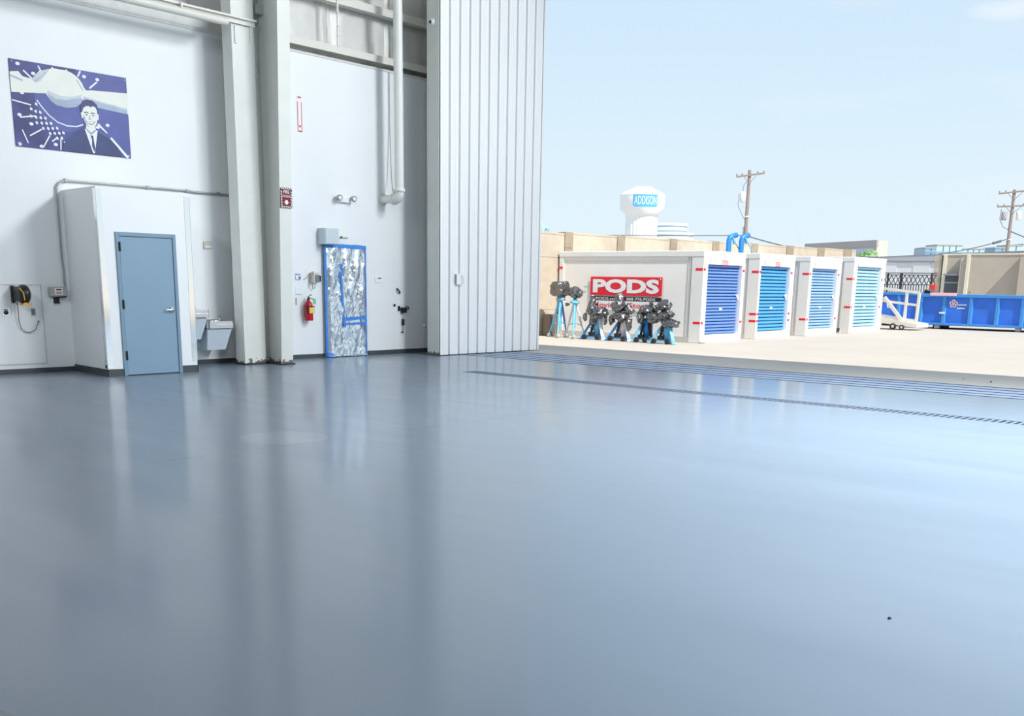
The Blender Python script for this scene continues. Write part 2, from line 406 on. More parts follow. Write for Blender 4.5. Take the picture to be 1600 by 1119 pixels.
bb = MB(); bb.box(-20, 7.95, WY-0.012, WY, 0, 0.075); bb.box(9.36, 13.03, WY-0.012, WY, 0, 0.078); bb.box(14.11, 18.36, WY-0.012, WY, 0, 0.088)
struct('baseboard_left', bb, 'baseboard')

# wainscot cap strip, grooved line and small upstand seen along the top of the painted wall
tr = MB(); tr.box(-20, 18.3, WY-0.012, WY+0.36, 5.52, 5.56); struct('trim_1', tr, 'wall_trim')
tr = MB()
for (a, b) in ((-2, 3.0), (3.02, 8.05), (8.07, 10.72)): tr.box(a, b, WY-0.02, WY+0.02, 5.56, 5.86)
struct('trim_2', tr, 'wall_trim')

# vinyl-faced insulation blankets between the girts, each bay its own sheet
ins = thing('insulation_blanket', None, None, (8, WY+0.3, 5.5), kind='structure')
def blanket(x0, x1, z0, z1, seed):
    mb = MB(); nx, nz = 14, 12; vs_ = []
    for j in range(nz+1):
        for i in range(nx+1):
            u, v = i/nx, j/nz
            e = min(1, 6*min(u, 1-u))*min(1, 5*min(v, 1-v))
            d = 0.07*e + 0.05*e*noise.noise(Vector((u*5+seed*3, v*1.6, seed))) + 0.02*e*noise.noise(Vector((u*13, v*9+seed, 2.0)))
            vs_.append((x0+(x1-x0)*u, WY+0.33-d, z0+(z1-z0)*v))
    mb.add(vs_, [(j*(nx+1)+i, j*(nx+1)+i+1, (j+1)*(nx+1)+i+1, (j+1)*(nx+1)+i) for j in range(nz) for i in range(nx)], True)
    return part('blanket', mb, 'insulation', ins)
xs = [5.0, 6.4, 7.8, 9.2, 10.6, 11.9, 13.28, 13.62, 15.0, 16.4, 18.2]
for i in range(len(xs)-1):
    blanket(xs[i], xs[i+1], 5.57, 6.62, i+1); blanket(xs[i], xs[i+1], 6.64, 8.0, i+20)

# girts, battens and rods of the steel frame
g = MB()
g.box(11.6, 18.3, WY-0.01, WY+0.3, 5.685, 5.79); g.box(11.6, 18.3, WY-0.01, WY+0.02, 5.66, 5.685)
solo('wall_girt', g, 'cream_paint', 'cream steel girt running along the top of the painted wall right of the tall columns', 'girt', (15, WY, 5.68), 'wall girts')
g = MB(); g.box(11.6, 18.3, WY-0.01, WY+0.3, 6.56, 6.67); g.box(11.6, 18.3, WY-0.01, WY+0.02, 6.53, 6.56)
solo('wall_girt', g, 'cream_paint', 'upper cream steel girt crossing the wrinkled white insulation', 'girt', (15, WY, 6.56), 'wall girts')
g = MB(); g.tube([(3, 15.5, 5.58), (10.62, 15.5, 5.58)], 0.062, 12)
solo('strip_tube', g, 'cream_paint', 'thick cream tube ending at the tall column near the top left', 'tube', (8, 15.5, 5.58))
g = MB(); g.box(3, 11.19, 15.48, 15.54, 5.675, 5.705); g.box(3, 11.19, 15.53, 15.545, 5.60, 5.705)
for x in (8.4, 9.75): g.box(x, x+0.03, 15.44, 15.54, 5.62, 5.70)
solo('angle_rail', g, 'cream_paint', 'thin cream angle rail passing in front of the left tall column', 'rail', (8, 15.5, 5.69))
g = MB(); g.tube([(13.52, WY-0.02, 5.79), (13.52, WY-0.02, 6.9)], 0.02, 8)
for z in (5.95, 6.12, 6.35): g.tube([(13.52, WY-0.035, z), (13.52, WY-0.035, z+0.02)], 0.024, 8)
solo('sag_rod', g, 'pipe_white', 'white vertical rod between the two girts, in front of the insulation', 'rod', (13.52, WY, 5.8))
g = MB(); g.tube([(15.12, WY-0.02, 5.79), (15.12, WY-0.02, 7.2)], 0.022, 8)
solo('sag_rod', g, 'pipe_white', 'white vertical rod just right of the big white downpipe', 'rod', (15.12, WY, 5.8))

# ------------------------------------------------------------------ columns
c1 = thing('cased_column', 'pale grey cased steel column beside the drinking fountain', 'column', (10.97, 15.7, 0))
m_ = MB(); m_.box(10.745, 11.19, 15.57, 15.60, 0, 8.6); part('front_plate', m_, 'steel_paint', c1)
m_ = MB(); m_.box(10.745, 10.765, 15.60, 15.84, 0, 8.6); part('side_plate', m_, 'steel_paint', c1)
m_ = MB(); m_.box(11.17, 11.19, 15.60, 15.84, 0, 8.6); part('side_plate', m_, 'steel_paint', c1)
m_ = MB(); m_.box(10.74, 11.2, 15.565, 15.845, 0, 0.025); part('base_plate', m_, 'dark_rubber', c1)
m_ = MB()
for x, z0 in ((10.80, 5.30), (11.10, 5.36)): m_.box(x, x+0.035, 15.55, 15.57, z0, z0+0.27)
part('clip', m_, 'steel_paint', c1)

c2 = thing('tapered_column', 'tall tapered white I-beam column carrying the red fire sign', 'column', (11.4, 15.6, 0))
def tapered(y_base, y_top, zt): return y_base + (y_top - y_base)
zt = 9.4; yb, yt = 15.225, 15.225 - 0.205*zt/5.97
m_ = MB(); m_.add([(11.275, yb, 0), (11.525, yb, 0), (11.525, yt, zt), (11.275, yt, zt), (11.275, yb+0.02, 0), (11.525, yb+0.02, 0), (11.525, yt+0.02, zt), (11.275, yt+0.02, zt)],
      [(0,1,2,3), (4,7,6,5), (0,3,7,4), (1,5,6,2), (3,2,6,7), (0,4,5,1)]); part('front_flange', m_, 'steel_paint', c2)
m_ = MB(); m_.add([(11.39, yb+0.02, 0), (11.405, yb+0.02, 0), (11.405, yt+0.02, zt), (11.39, yt+0.02, zt), (11.39, 16.15, 0), (11.405, 16.15, 0), (11.405, 16.15, zt), (11.39, 16.15, zt)],
      [(0,1,2,3), (4,7,6,5), (0,3,7,4), (1,5,6,2), (3,2,6,7), (0,4,5,1)]); part('web', m_, 'steel_paint', c2)
m_ = MB(); m_.box(11.275, 11.525, 16.13, 16.19, 0, zt); part('back_flange', m_, 'steel_paint', c2)
m_ = MB(); m_.box(11.25, 11.55, 15.19, 16.19, 0, 0.02); part('base_plate', m_, 'dark_rubber', c2)
m_ = MB(); m_.box(11.2, 11.39, 15.7, 15.98, 5.72, 6.3, 0.01); m_.box(11.23, 11.39, 15.55, 15.7, 5.84, 5.98); part('bracket', m_, 'grey_box', c2)
m_ = MB()
for y, z in ((15.80, 4.95), (15.72, 4.97)): m_.lathe([(0.0, 0), (0.018, 0), (0.018, 0.02), (0.0, 0.02)], 8, (11.385, y, z), 'x')
part('bolt', m_, 'pipe_white', c2)

sg = thing('fire_sign', 'red sign with hatched border, white lettering and arrow on the tapered column', 'sign', (11.40, 15.1, 2.86))
ys = 15.113
m_ = MB(); m_.box(11.285, 11.525, ys-0.006, ys, 2.70, 3.03); part('panel', m_, 'sign_red', sg)
m_ = MB()
for b_ in ((11.285, 11.525, 3.0, 3.03), (11.285, 11.525, 2.70, 2.729), (11.285, 11.317, 2.729, 3.0), (11.493, 11.525, 2.729, 3.0)): m_.box(b_[0], b_[1], ys-0.007, ys-0.006, b_[2], b_[3])
part('black_border', m_, 'sticker_black', sg)
m_ = MB()
def hatch(x0, x1, z0, z1, horiz):
    step = 0.042; k = 0
    if horiz:
        x = x0
        while x < x1 - 0.02: m_.prism([(x, z1), (x+0.02, z1), (min(x1, x+0.042), z0), (min(x1, x+0.022), z0)], (0, ys-0.007, 0), (1,0,0), (0,0,1), (0,-1,0), 0.001); x += step
    else:
        z = z0
        while z < z1 - 0.03: m_.prism([(x0, z+0.022), (x0, z+0.042), (x1, z+0.02), (x1, z)], (0, ys-0.007, 0), (1,0,0), (0,0,1), (0,-1,0), 0.001); z += step
hatch(11.287, 11.523, 3.003, 3.028, True); hatch(11.287, 11.523, 2.702, 2.727, True)
hatch(11.287, 11.315, 2.73, 3.0, False); hatch(11.495, 11.523, 2.73, 3.0, False)
part('hatched_border', m_, 'sign_white', sg)
m_ = MB(); m_.text('FIRE', (11.405, ys-0.006, 2.935), (1,0,0), (0,0,1), (0,-1,0), 0.12, 0.055, 0.01, 0.0015)
m_.text('EXTINGUISHER', (11.405, ys-0.006, 2.872), (1,0,0), (0,0,1), (0,-1,0), 0.165, 0.036, 0.006, 0.0015)
m_.prism([(-0.025, 0.115), (0.025, 0.115), (0.025, 0.085), (0.055, 0.085), (0.0, 0.035), (-0.055, 0.085), (-0.025, 0.085)], (11.405, ys-0.006, 2.71), (1,0,0), (0,0,1), (0,-1,0), 0.0015)
part('lettering', m_, 'sign_white', sg)

# ------------------------------------------------------------------ the little room with the grey-blue door
bx = MB(); X0, X1, BH = 7.83, 9.37, 2.78
bx.prism([(X0, BY), (8.085, BY), (8.085, WY), (7.957, WY)], (0,0,0), (1,0,0), (0,1,0), (0,0,1), BH); bx.box(9.085, X1, BY, WY, 0, BH); bx.box(8.085, 9.085, BY, WY, 2.145, BH); bx.box(8.085, 9.085, BY+0.12, WY, 0, 2.145)
struct('wall_utility_room', bx, 'wall_paint')
b2 = MB(); b2.prism([(X0-0.01, BY-0.01), (X0, BY-0.01), (7.957, WY), (7.947, WY)], (0,0,0), (1,0,0), (0,1,0), (0,0,1), 0.11); b2.box(X0-0.01, 8.08, BY-0.01, BY, 0, 0.11); b2.box(9.09, X1+0.01, BY-0.01, BY, 0, 0.11); b2.box(X1, X1+0.01, BY-0.01, WY, 0, 0.11)
struct('baseboard_utility_room', b2, 'baseboard')
dr = thing('door_1', None, None, (8.585, BY, 0), kind='structure')
m_ = MB(); m_.box(8.085, 8.14, BY-0.025, BY+0.1, 0, 2.145, 0.004); m_.box(9.03, 9.085, BY-0.025, BY+0.1, 0, 2.145, 0.004); m_.box(8.14, 9.03, BY-0.025, BY+0.1, 2.085, 2.145, 0.004)
part('door_frame', m_, 'frame_blue', dr)
m_ = MB(); m_.box(8.147, 9.023, BY-0.012, BY+0.035, 0.012, 2.078, 0.003); leaf = part('door_leaf', m_, 'door_blue', dr)
for z in (1.93, 1.08, 0.31):
    m_ = MB(); m_.box(8.118, 8.146, BY-0.030, BY-0.024, z-0.065, z+0.065); m_.tube([(8.143, BY-0.032, z-0.07), (8.143, BY-0.032, z+0.07)], 0.009, 8)
    part('hinge', m_, ['dark_rubber'], dr)
m_ = MB(); m_.lathe([(0.0, 0), (0.046, 0), (0.046, 0.014), (0.03, 0.022), (0.016, 0.026), (0.016, 0.05), (0.0, 0.05)], 20, (8.955, BY-0.012, 0.995), 'y')
m_.tube([(8.955, BY-0.062, 0.995), (8.90, BY-0.064, 0.995), (8.835, BY-0.058, 0.993)], 0.011, 10)
part('lever_handle', m_, 'chrome', dr)
m_ = MB(); m_.box(8.14, 9.03, BY-0.012, BY+0.035, 0, 0.011); part('threshold', m_, 'dark_void', dr)

for nm, x0, x1, z0, z1, lb in (('l', X0-0.004, X0+0.09, 0.125, 2.745, 'shiny steel corner guard on the left edge of the small room with the blue-grey door'),
                               ('r', X1-0.09, X1+0.004, 0.175, 2.735, 'shiny steel corner guard right of the blue-grey door')):
    m_ = MB(); m_.box(x0, x1, BY-0.005, BY-0.0005, z0, z1)
    if nm == 'l': m_.prism([(x0-0.004, BY-0.005), (x0+0.0025, BY-0.005), (x0+0.0115, BY+0.085), (x0+0.005, BY+0.085)], (0, 0, z0), (1,0,0), (0,1,0), (0,0,1), z1-z0)
    else: m_.box(x1-0.0025, x1+0.004, BY-0.005, BY+0.085, z0, z1)
    solo('corner_guard', m_, 'guard_steel', lb, 'corner guard', ((x0+x1)/2, BY, z0), 'steel corner guards')

# ------------------------------------------------------------------ things on the wall left of the small room
po = thing('aviation_poster', 'blue and white photo poster of a smiling man in a suit before an aircraft propeller', 'poster', (8.23, WY, 3.97))
PX0, PW, PZ1, PH = 7.31, 1.845, 4.58, 1.22
m_ = MB(); m_.box(PX0, PX0+PW, WY-0.012, WY-0.001, PZ1-PH, PZ1); part('panel', m_, 'print_dark', po)
lay = [0]
def pp(poly, m, dst):
    lay[0] += 1
    dst.m = m
    q = [(PX0 + a*PW, PZ1 - b*PH) for a, b in poly]
    ar = sum(q[i][0]*q[(i+1) % len(q)][1] - q[(i+1) % len(q)][0]*q[i][1] for i in range(len(q)))
    if ar < 0: q = q[::-1]
    y = WY - 0.0125 - 0.00012*lay[0]
    dst.add([(a, y, b) for a, b in q], [tuple(range(len(q)))])
def ell(cx, cy, rx, ry, a0=0, a1=360, n=28): return [(cx + rx*math.cos(math.radians(a0+(a1-a0)*i/n)), cy + ry*math.sin(math.radians(a0+(a1-a0)*i/n))) for i in range(n + (0 if a1-a0 >= 360 else 1))]
def stroke(x0, y0, x1, y1, w0, w1=None):
    w1 = w1 or w0; dx, dy = (x1-x0)*PW, (y1-y0)*PH; L = math.hypot(dx, dy); nx_, ny_ = -dy/L, dx/L
    return [(x0+nx_*w0/PW, y0+ny_*w0/PH), (x1+nx_*w1/PW, y1+ny_*w1/PH), (x1-nx_*w1/PW, y1-ny_*w1/PH), (x0-nx_*w0/PW, y0-ny_*w0/PH)]
pr_ = MB()   # 0 cream 1 grey 2 white 3 dark 4 mid 5 suit
pp([(0.55, 0.0), (0.995, 0.0), (0.995, 1.0), (0.72, 1.0), (0.6, 0.5)], 4, pr_)
pp(ell(0.42, 0.42, 0.235, 0.345), 4, pr_)                     # dark ring disc below the spinner
for p_ in ([0.235, 0.03, 0.265, 0.12], [0.35, 0.02, 0.365, 0.09], [0.47, 0.02, 0.465, 0.09], [0.59, 0.01, 0.565, 0.08], [0.66, 0.2, 0.73, 0.11], [0.11, 0.11, 0.20, 0.22]):
    pp(stroke(*p_, 0.012), 2, pr_)
for cx, cy in ((0.07, 0.045), (0.19, 0.13), (0.735, 0.08), (0.62, 0.07), (0.085, 0.37), (0.05, 0.63), (0.14, 0.72), (0.33, 0.93), (0.21, 0.97), (0.03, 0.97), (0.8, 0.62), (0.71, 0.66)):
    pp(ell(cx, cy, 0.018, 0.02, n=10), 2, pr_)
pp([(0.0, 0.15), (0.07, 0.13), (0.1, 0.18), (0.19, 0.2), (0.27, 0.24), (0.28, 0.34), (0.14, 0.36), (0.0, 0.38)], 0, pr_)   # left blade
pp(stroke(0.0, 0.19, 0.1, 0.23, 0.012), 1, pr_)
pp([(0.60, 0.24), (0.68, 0.22), (1.0, 0.19), (1.0, 0.45), (0.8, 0.42), (0.62, 0.37)], 0, pr_)                              # right blade
pp([(0.6, 0.33), (0.78, 0.36), (0.99, 0.40), (0.99, 0.45), (0.8, 0.43), (0.6, 0.40)], 1, pr_)
pp([(0.17, 0.2), (0.24, 0.09), (0.36, 0.03), (0.48, 0.04), (0.57, 0.13), (0.64, 0.25), (0.56, 0.3), (0.28, 0.3), (0.22, 0.24)], 0, pr_)
pp(ell(0.44, 0.25, 0.175, 0.22), 0, pr_)                     # spinner
pp([(0.29, 0.33), (0.36, 0.39), (0.46, 0.38), (0.58, 0.33), (0.6, 0.37), (0.53, 0.45), (0.45, 0.475), (0.36, 0.46), (0.31, 0.41)], 1, pr_)
pp([(0.30, 0.30), (0.40, 0.345), (0.5, 0.335), (0.59, 0.29), (0.58, 0.33), (0.46, 0.38), (0.36, 0.39), (0.29, 0.33)], 6, pr_); pp([(0.62, 0.31), (0.78, 0.345), (0.99, 0.375), (0.99, 0.40), (0.78, 0.36), (0.6, 0.33)], 6, pr_); pp([(0.17, 0.2), (0.24, 0.1), (0.33, 0.045), (0.29, 0.12), (0.25, 0.2), (0.2, 0.235)], 6, pr_)
pp(stroke(0.2, 0.22, 0.3, 0.09, 0.007), 1, pr_); pp(stroke(0.55, 0.12, 0.6, 0.24, 0.008), 1, pr_)
arc = [(0.20, 0.43), (0.235, 0.5), (0.29, 0.59), (0.36, 0.66), (0.44, 0.69), (0.52, 0.685), (0.58, 0.65)]
for a, b in zip(arc, arc[1:]): pp(stroke(a[0], a[1], b[0], b[1], 0.009), 2, pr_)
random.seed(3)
for k in range(11):                                           # chequered chain band of the engine
    f = k/10
    for j in range(4):
        if (k + j) % 2: continue
        ax = 0.185 + 0.21*f**1.25 - 0.022*j*(1-f*0.6); ay = 0.46 + 0.30*f**0.75 + 0.032*j
        pp([(ax, ay), (ax+0.018, ay+0.012), (ax+0.016, ay+0.042), (ax-0.004, ay+0.03)], 2, pr_)
for p_ in ((0.12, 0.86, 0.22, 0.77), (0.22, 0.985, 0.285, 0.83), (0.375, 0.86, 0.37, 0.995), (0.0, 0.47, 0.15, 0.5), (0.05, 0.66, 0.18, 0.62), (0.06, 0.8, 0.1, 0.95), (0.3, 0.9, 0.35, 0.84), (0.4, 0.89, 0.46, 0.9)):
    pp(stroke(*p_, 0.010), 2, pr_)
pp(stroke(0.71, 0.62, 0.79, 0.72, 0.02, 0.01), 2, pr_); pp(stroke(0.82, 0.77, 0.97, 1.0, 0.018, 0.022), 2, pr_)
part('print', pr_, ['print_cream', 'print_grey', 'print_white', 'print_dark', 'print_mid', 'print_suit', 'print_lite'], po)
mn = MB()                                                      # the printed man
pp([(0.37, 0.995), (0.42, 0.86), (0.5, 0.79), (0.58, 0.72), (0.7, 0.72), (0.8, 0.78), (0.88, 0.88), (0.92, 0.995)], 2, mn)
pp([(0.59, 0.70), (0.705, 0.70), (0.665, 0.985), (0.65, 0.985)], 1, mn)
pp([(0.637, 0.77), (0.66, 0.77), (0.664, 0.82), (0.672, 0.93), (0.662, 0.97), (0.644, 0.9), (0.648, 0.82)], 2, mn)
pp([(0.605, 0.6), (0.685, 0.6), (0.69, 0.72), (0.645, 0.765), (0.6, 0.71)], 0, mn)
pp([(0.578, 0.5), (0.582, 0.42), (0.61, 0.38), (0.66, 0.37), (0.695, 0.4), (0.712, 0.46), (0.712, 0.55), (0.70, 0.62), (0.675, 0.67), (0.645, 0.685), (0.615, 0.665), (0.59, 0.61), (0.58, 0.55)], 0, mn)
pp([(0.565, 0.51), (0.578, 0.50), (0.582, 0.57), (0.57, 0.575)], 0, mn); pp([(0.712, 0.50), (0.724, 0.505), (0.72, 0.57), (0.71, 0.575)], 0, mn)
pp([(0.566, 0.51), (0.563, 0.44), (0.585, 0.37), (0.625, 0.34), (0.675, 0.345), (0.712, 0.385), (0.726, 0.45), (0.722, 0.505), (0.713, 0.47), (0.70, 0.425), (0.675, 0.41), (0.655, 0.43), (0.64, 0.415), (0.61, 0.425), (0.59, 0.45), (0.58, 0.49)], 2, mn)
pp([(0.582, 0.53), (0.60, 0.555), (0.606, 0.62), (0.63, 0.67), (0.645, 0.682), (0.612, 0.662), (0.59, 0.61)], 3, mn)
for ex in (0.615, 0.672):
    pp([(ex-0.022, 0.50), (ex, 0.488), (ex+0.02, 0.497), (ex+0.018, 0.508), (ex, 0.50), (ex-0.02, 0.512)], 2, mn); pp([(ex-0.015, 0.526), (ex, 0.518), (ex+0.015, 0.526), (ex, 0.534)], 2, mn)
pp([(0.64, 0.52), (0.647, 0.565), (0.658, 0.58), (0.636, 0.583), (0.63, 0.57)], 3, mn)
pp([(0.606, 0.60), (0.625, 0.607), (0.645, 0.61), (0.668, 0.604), (0.686, 0.595), (0.672, 0.628), (0.646, 0.642), (0.62, 0.63)], 2, mn)
pp([(0.612, 0.606), (0.645, 0.613), (0.68, 0.602), (0.669, 0.623), (0.646, 0.633), (0.622, 0.625)], 1, mn)
pp([(0.60, 0.585), (0.607, 0.60), (0.612, 0.63), (0.604, 0.61)], 3, mn); pp([(0.69, 0.58), (0.684, 0.60), (0.68, 0.625), (0.688, 0.605)], 3, mn)
pp([(0.605, 0.69), (0.645, 0.735), (0.685, 0.69), (0.685, 0.715), (0.645, 0.765), (0.603, 0.715)], 3, mn)
part('printed_person', mn, ['print_cream', 'print_white', 'print_suit', 'print_grey'], po)
for sx_, sz_ in ((0.02, 0.03), (0.98, 0.03), (0.02, 0.97), (0.98, 0.97)):
    m_ = MB(); m_.lathe([(0.0, 0), (0.016, 0), (0.014, 0.008), (0.0, 0.01)], 10, (PX0+sx_*PW, WY-0.015, PZ1-sz_*PH), 'y'); part('fixing_screw', m_, 'chrome', po)

pn = thing('access_panel', 'flush white access panel low on the wall behind the hose reel', 'panel', (6.9, WY, 0.74))
m_ = MB(); m_.box(6.0, 7.495, WY-0.006, WY-0.001, 0.155, 1.335); part('panel_face', m_, 'wall_paint', pn)
m_ = MB(); m_.box(6.0, 7.51, WY-0.012, WY-0.001, 1.34, 1.352); m_.box(7.498, 7.508, WY-0.009, WY-0.001, 0.15, 1.345); m_.box(6.0, 7.5, WY-0.012, WY-0.001, 0.137, 0.15)
part('edge_trim', m_, 'wall_trim', pn)

yr = 15.95
rl = thing('cord_reel', 'black retractable cord reel with yellow stop on the wall at far left', 'cord reel', (7.15, WY-0.2, 1.2))
m_ = MB(); m_.box(7.03, 7.07, WY-0.06, WY-0.001, 1.08, 1.33); m_.box(7.04, 7.09, WY-0.3, WY-0.02, 1.10, 1.32, 0.01); part('wall_bracket', m_, 'black_plastic', rl)
m_ = MB(); m_.lathe([(0.0, -0.075), (0.09, -0.075), (0.13, -0.05), (0.145, -0.02), (0.145, 0.02), (0.13, 0.05), (0.09, 0.075), (0.0, 0.075)], 28, (7.13, WY-0.22, 1.205), 'x'); part('drum', m_, 'black_plastic', rl)
m_ = MB(); m_.tube([(7.04, WY-0.30, 1.30), (7.07, WY-0.36, 1.23), (7.08, WY-0.36, 1.12)], 0.008, 8); part('label_stripe', m_, 'yellow', rl, 'yellow strip')
m_ = MB(); m_.box(7.06, 7.20, WY-0.33, WY-0.22, 1.045, 1.07, 0.006); m_.box(7.10, 7.14, WY-0.30, WY-0.25, 1.07, 1.10); part('cord_stop', m_, 'yellow', rl, 'yellow stop')
m_ = MB(); m_.tube([(7.10, WY-0.06, 1.08), (7.10, WY-0.05, 0.80), (7.13, WY-0.04, 0.69), (7.19, WY-0.04, 0.635), (7.27, WY-0.04, 0.625), (7.35, WY-0.04, 0.67), (7.40, WY-0.04, 0.78)], 0.007, 8)
m_.lathe([(0.0, 0), (0.014, 0), (0.014, 0.03), (0.0, 0.03)], 10, (7.405, WY-0.04, 0.775)); part('cord', m_, 'cord_brown', rl, 'thin brown cord')

ot = thing('wall_outlet', 'square steel outlet plate with round black socket at far left', 'outlet', (6.94, WY, 0.935))
m_ = MB(); m_.box(6.88, 6.995, WY-0.012, WY-0.0065, 0.875, 0.993, 0.003); part('plate', m_, 'stainless', ot)
m_ = MB(); m_.lathe([(0.0, 0), (0.034, 0), (0.03, 0.02), (0.0, 0.022)], 18, (6.937, WY-0.012, 0.93), 'y'); m_.box(6.90, 6.975, WY-0.02, WY-0.012, 0.965, 0.98); part('socket', m_, 'black_plastic', ot)
ot = thing('wall_outlet', 'narrow outlet plate with brass edge right of the cord reel', 'outlet', (7.355, WY, 0.935))
m_ = MB(); m_.box(7.315, 7.395, WY-0.012, WY-0.0065, 0.872, 0.998, 0.003); part('plate', m_, 'beige_plastic', ot)
m_ = MB(); m_.box(7.325, 7.378, WY-0.016, WY-0.012, 0.89, 0.985); m_.box(7.34, 7.362, WY-0.024, WY-0.016, 0.92, 0.95); part('socket', m_, 'phone_grey', ot)

al = thing('alarm_box', 'grey alarm box with white red-lettered label under the conduit', 'alarm', (7.73, WY, 1.25))
m_ = MB(); m_.box(7.60, 7.88, WY-0.10, WY-0.001, 1.165, 1.318, 0.02); part('housing', m_, 'grey_box', al)
m_ = MB(); m_.box(7.67, 7.80, WY-0.104, WY-0.099, 1.195, 1.30); part('label_plate', m_, 'sign_white', al)
m_ = MB(); m_.box(7.695, 7.775, WY-0.106, WY-0.104, 1.268, 1.285); m_.m = 1; m_.box(7.69, 7.785, WY-0.106, WY-0.104, 1.235, 1.245); m_.box(7.695, 7.78, WY-0.106, WY-0.104, 1.215, 1.225); part('label_print', m_, ['sticker_black', 'label_red'], al)
m_ = MB(); m_.tube([(7.872, WY-0.06, 1.3), (7.875, WY-0.08, 1.2), (7.84, WY-0.1, 1.165), (7.70, WY-0.09, 1.16)], 0.011, 8); part('flexible_cable', m_, 'dark_rubber', al)
kp = thing('keypad', 'small black keypad with white edge under the grey alarm box', 'keypad', (7.72, WY, 1.10))
m_ = MB(); m_.box(7.665, 7.785, WY-0.03, WY-0.001, 1.05, 1.15, 0.006); part('back_plate', m_, 'white_plastic', kp)
m_ = MB(); m_.box(7.668, 7.765, WY-0.05, WY-0.03, 1.062, 1.15, 0.008); part('face', m_, 'black_plastic', kp)

cd = thing('conduit_run', 'thin grey metal conduit bending from the alarm box along the wall to the column', 'conduit', (7.87, WY, 1.3))
yc = WY-0.035
m_ = MB(); m_.tube([(7.872, yc, 1.31), (7.872, yc, 1.62), (7.862, yc, 1.75), (7.862, yc, 2.78)] + [(7.862+0.16*(1-math.cos(a)), yc, 2.78+0.145*math.sin(a)) for a in [k*PI/16 for k in range(1, 9)]] + [(8.6, yc, 2.928), (10.14, yc, 2.932)], 0.016, 10)
part('pipe', m_, 'conduit', cd)
m_ = MB(); m_.tube([(10.12, yc, 2.932), (10.22, yc, 2.925), (10.35, yc, 2.92), (11.25, yc, 2.915)], 0.019, 10); part('pipe', m_, 'conduit', cd)
for x in (8.02, 9.4, 10.13, 10.75):
    m_ = MB(); m_.box(x-0.02, x+0.02, yc-0.022, WY-0.001, 2.905, 2.955, 0.004); part('strap', m_, 'conduit', cd)

m_ = MB(); m_.box(10.415, 10.575, WY-0.03, WY-0.001, 1.99, 2.115, 0.008); m_.m = 1; m_.box(10.44, 10.55, WY-0.034, WY-0.03, 2.005, 2.045)
solo('thermostat', m_, ['beige_plastic', 'white_plastic'], 'small beige thermostat box above the drinking fountain', 'thermostat', (10.5, WY, 2.05))

# ------------------------------------------------------------------ bi-level drinking fountain
df = thing('drinking_fountain', 'bi-level stainless drinking fountain between the small room and the cased column', 'drinking fountain', (10.4, WY, 0.6))
def fountain(x0, x1, zt, yb_):
    # basin
    y0 = yb_; zb = zt-0.125
    m_ = MB()
    pr = [(0, 0), (0.0, 0.43), (0.015, 0.465), (0.045, 0.48), (x1-x0-0.045, 0.48), (x1-x0-0.015, 0.465), (x1-x0, 0.43), (x1-x0, 0)]
    m_.prism([(a, -b) for a, b in pr][::-1], (x0, WY-0.001, zb), (1,0,0), (0,1,0), (0,0,1), 0.10)
    m_.prism([(a*0.985+0.004, -b*0.99) for a, b in pr][::-1], (x0, WY-0.001, zb+0.10), (1,0,0), (0,1,0), (0,0,1), 0.022)
    b_ = part('basin', m_, 'stainless', df)
    m_ = MB(); m_.lathe([(0.0, 0.001), (0.10, 0.004), (0.145, 0.012), (0.15, 0.022), (0.155, 0.016), (0.155, 0)], 24, ((x0+x1)/2-0.03, WY-0.25, zb+0.118)); part('bowl', m_, 'stainless', df)
    m_ = MB(); m_.tube([(x1-0.10, WY-0.17, zb+0.12), (x1-0.10, WY-0.17, zb+0.165), (x1-0.115, WY-0.185, zb+0.19), (x1-0.14, WY-0.2, zb+0.195)], 0.014, 10); part('spout', m_, 'chrome', df)
    m_ = MB(); m_.box(x0+0.20, x1-0.03, WY-0.483, WY-0.47, zb+0.03, zb+0.07, 0.004); part('push_bar', m_, 'stainless', df)
    # tapered skirt
    m_ = MB(); h = 0.37; w0, w1 = 0.01, 0.13; d0, d1 = 0.45, 0.41
    a = [(x0+w0, WY-d0, zb-0.012), (x1-w0-0.03, WY-d0, zb-0.012), (x1-w0-0.03, WY-0.001, zb-0.012), (x0+w0, WY-0.001, zb-0.012),
         (x0+w0+0.0, WY-d1, zb-h), (x1-w1-0.03, WY-d1, zb-h), (x1-w1-0.03, WY-0.001, zb-h), (x0+w0+0.0, WY-0.001, zb-h)]
    m_.add(a, [(0,1,2,3), (4,7,6,5), (0,4,5,1), (1,5,6,2), (2,6,7,3), (3,7,4,0)]); part('skirt', m_, 'fountain_grey', df)
    m_ = MB(); m_.box(x0+0.02, x1-0.04, WY-0.41, WY-0.01, zb-0.012, zb); part('gasket', m_, 'dark_rubber', df)
fountain(9.62, 10.18, 0.955, 0); fountain(10.12, 10.66, 0.765, 0)
m_ = MB(); m_.box(9.95, 10.30, WY-0.2, WY-0.001, 0.30, 0.55, 0.004); part('back_cabinet', m_, 'fountain_grey', df)

